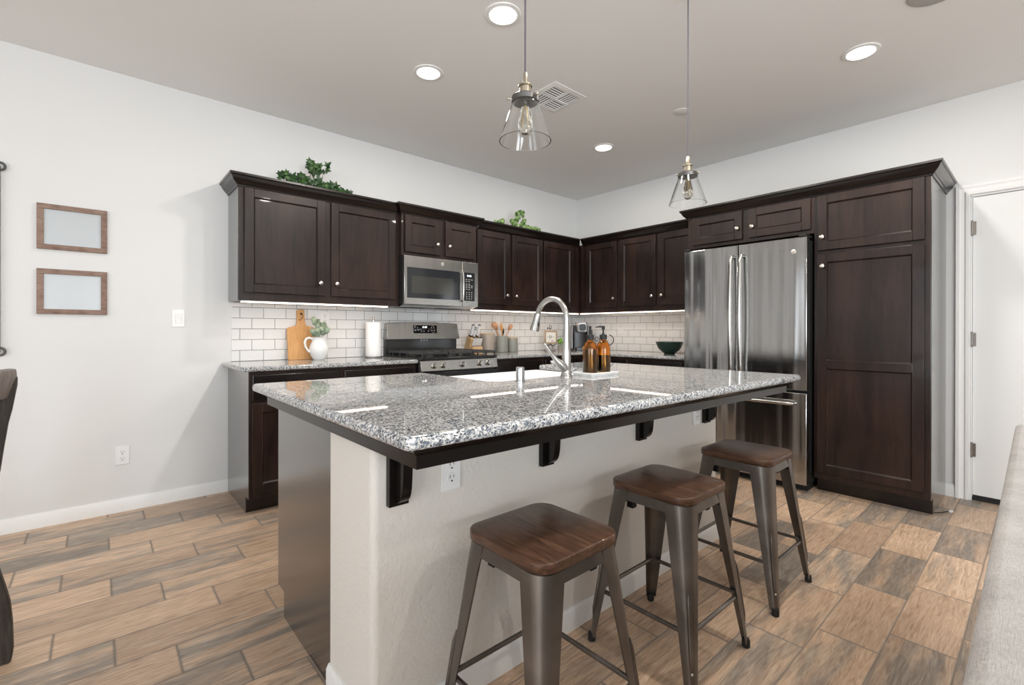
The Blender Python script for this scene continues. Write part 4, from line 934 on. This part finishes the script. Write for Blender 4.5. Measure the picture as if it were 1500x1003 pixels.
for x, z in ((.014, .112), (.022, .116), (.008, .108), (.028, .108)): m.sphere((x, -.0078, z), .005, 8, (1, .3, 1))
m.build('pink_flowers', mat('pink_paint', (.50, .20, .30), .6), pn)
# small leafy plant behind the faucet
o = thing('potted_plant', 'small bright green leafy plant behind the faucet neck', 'plant', (-.585, -.27, CZ)); rng = random.Random(5); f = MB()
MB().lathe([(.026, 0), (.034, .055), (.030, .055), (.024, .006), (.001, .006)], (0, 0, 0), 24).build('pot', M_crockb, o, world=False)
for k in range(42):
    a = rng.uniform(0, 2 * PI); r_ = rng.uniform(.0, .060); z = .075 + rng.uniform(0, .075) * (1 - r_ / .11); leaf_disc(f, (r_ * math.cos(a), r_ * math.sin(a), z), (math.cos(a) * .8, math.sin(a) * .8 - .3, rng.uniform(.2, 1)), rng.uniform(.010, .017), .6)
f.build('leaves', M_leaf4, o, world=False, solid=.0006)
m = MB()
for k in range(8): a = k * .8; m.tube([(0, 0, .02), (.04 * math.cos(a), .04 * math.sin(a), .10)], .0015, 5)
m.build('stem', M_stem, o, world=False)
# coffee machine
o = thing('coffee_machine', 'black and silver single-serve coffee machine in the counter corner', 'coffee machine', (-.275, -.285, CZ), -.62); D_ = dict(world=False)
MB().prism(rrect(-.085, .085, -.02, .13, .03), 'z', .002, .285).build('body', M_black, o, bevel=.006, **D_)
MB().prism(rrect(-.080, .080, -.135, -.021, .02), 'z', 0, .035).build('drip_tray', M_black, o, bevel=.003, **D_)
for s in (-1, 1): MB().prism([(-.02, .02), (.12, .02), (.12, .28), (-.045, .275), (-.02, .15)], 'x', s * .086, s * .097).build('side_shell', M_keur, o, bevel=.003, **D_)
m = MB(); m.prism(rrect(-.052, .052, .205, .315, .028), 'y', -.130, -.022); hd = m.build('brew_head', M_keur, o, bevel=.008, **D_)
MB().prism(rrect(-.040, .040, .222, .298, .02), 'y', -.1335, -.1305).build('face', M_black, hd, **D_)
bx(-.026, .026, -.1352, -.1338, .258, .290).build('screen', mat('lcd', (.03, .035, .04), .15), hd, **D_)
MB().tube([(-.060, -.06, .315), (-.060, -.142, .285), (-.052, -.150, .215), (.052, -.150, .215), (.060, -.142, .285), (.060, -.06, .315)], .006, 10).build('handle_loop', M_chrome, o, **D_)
m = MB(); m.prism(rrect(.100, .150, -.03, .10, .02), 'z', .005, .23); m.build('water_tank', M_pewter, o, **D_)
# iron scroll stand behind the bottles
o = thing('iron_scroll_stand', 'bronze wrought-iron scroll stand on the right counter behind the pump bottle', 'decor', (-.26, -.610, CZ)); o.rotation_euler = (0, 0, -1.15); XF[o.name] = Matrix(); m = MB()
def spiral(cx_, cz_, r0, r1, a0, a1, n=20, y=0): return [(cx_ + (r0 + (r1 - r0) * i / n) * math.cos(a0 + (a1 - a0) * i / n), y, cz_ + (r0 + (r1 - r0) * i / n) * math.sin(a0 + (a1 - a0) * i / n)) for i in range(n + 1)]
m.tube(spiral(.055, .125, .062, .055, -2.0, 1.4), .005, 8); m.tube([(-.02, 0, .06), (-.03, 0, .02), (-.06, -.03, .005)], .005, 8); m.tube([(-.02, 0, .06), (.0, .03, .02), (.03, .05, .005)], .005, 8); m.tube([(-.02, 0, .06), (.02, -.03, .03), (.05, -.05, .005)], .005, 8)
m.tube(spiral(-.075, .125, .03, .008, 0, 7), .0042, 7); m.tube([(-.045, 0, .125), (-.04, 0, .08), (-.02, 0, .06), (.03, 0, .068)], .005, 8)
m.build('frame', M_iron, o)
bz_ = mat('bronze_leaf', (.26, .13, .09), .35, .8); m = MB(); rng = random.Random(9)
for k in range(16): m.tube(spiral(rng.uniform(-.02, .045), rng.uniform(.09, .175), rng.uniform(.012, .020), .003, rng.uniform(0, 6), rng.uniform(8, 11), 10, rng.uniform(-.02, .02)), .0030, 6)
m.build('scrollwork', bz_, o)
# green bowl
m = MB().lathe([(.050, 0), (.052, .010), (.060, .014), (.088, .036), (.108, .062), (.119, .090), (.122, .102), (.128, .106), (.129, .112), (.126, .118), (.120, .118), (.113, .092), (.102, .064), (.082, .040), (.050, .020), (.001, .016)], (0, 0, 0), 48)
x = m.build('serving_bowl', M_bowl, angle=60); x.location = (-.30, -1.432, CZ); tag(x, 'glossy dark green bowl on the counter beside the refrigerator', 'bowl')

# ------------------------------------------------------------------ greenery on the cabinets
def ivy_leaf(m, c, n, r, roll):
    n = Vector(n).normalized(); u = n.cross(Vector((.1, .2, 1))).normalized(); v = n.cross(u); u, v = u * math.cos(roll) + v * math.sin(roll), v * math.cos(roll) - u * math.sin(roll)
    sh = [(0, -.35), (.55, -.60), (.42, -.12), (.95, .10), (.38, .32), (0, 1.15), (-.38, .32), (-.95, .10), (-.42, -.12), (-.55, -.60)]
    ce = m.bm.verts.new(Vector(c) - n * r * .12); ring = [m.bm.verts.new(Vector(c) + (u * a + v * b) * r + n * (-.12 * abs(a) * r)) for a, b in sh]
    for k in range(len(ring)): m._f([ce, ring[k], ring[(k + 1) % len(ring)]])
o = thing('ivy_plant', 'pointed-leaf ivy lying on top of the left wall cabinet', 'plant', (-3.24, -.24, UZ1 + .001)); rng = random.Random(11); f = MB(); g = MB()
CL = [(-.21, -.035, .055, 9), (-.16, -.02, .04, 12), (-.11, -.03, .065, 10), (-.05, -.03, .05, 9), (.0, -.05, .045, 10), (.045, -.045, .025, 10), (.0, -.01, .15, 9), (.03, -.01, .185, 6), (-.02, 0, .20, 4), (.075, -.02, .17, 4), (.10, -.045, .03, 8), (.15, -.03, .05, 9), (.20, -.04, .02, 9), (.235, -.04, .015, 5)]
for cx_, cy_, cz_, n_ in CL:
    cz_ += .064; g.tube([(cx_ * .5, 0, .004), (cx_ * .8, cy_ * .6, cz_ * .6), (cx_, cy_, cz_)], .0018, 5)
    for k in range(n_):
        ivy_leaf(f, (cx_ + rng.uniform(-.03, .03), cy_ + rng.uniform(-.03, .03), max(.080, cz_ + rng.uniform(-.028, .022))), (rng.uniform(-.9, .3), -1, rng.uniform(-.5, .8)), rng.uniform(.027, .040), rng.uniform(0, 6.28))
f.build('leaves', M_leaf, o, world=False, solid=.0006); g.build('vine', M_stem, o, world=False)
o = thing('trailing_plant', 'round-leaved variegated plant on top of the cabinets right of the microwave', 'plant', (-1.19, -.23, UZ1 + .001)); rng = random.Random(21); f = MB(); g = MB()
CL = [(-.29, -.03, .02, 4), (-.24, -.03, .03, 4), (-.10, -.05, .05, 8), (-.07, -.04, .02, 5), (-.02, -.02, .12, 5), (.0, -.02, .17, 4), (.05, -.03, .16, 4), (.05, -.03, .09, 6), (.04, -.05, .03, 8), (.10, -.05, .02, 7), (.17, -.03, .05, 2), (.24, -.03, .02, 2), (.29, -.03, .03, 2), (.20, -.03, .01, 2)]
for cx_, cy_, cz_, n_ in CL:
    cz_ += .064; g.tube([(cx_ * .5, 0, .004), (cx_ * .8, cy_ * .6, cz_ * .6), (cx_, cy_, cz_)], .0018, 5)
    for k in range(n_): leaf_disc(f, (cx_ + rng.uniform(-.028, .028), cy_ + rng.uniform(-.02, .02), max(.088, cz_ + rng.uniform(-.02, .02))), (rng.uniform(-.9, .2), -1, rng.uniform(-.4, .6)), rng.uniform(.020, .030), .85, 9, .2)
f.build('leaves', M_leaf2, o, world=False, solid=.0006); g.build('vine', M_stem, o, world=False)
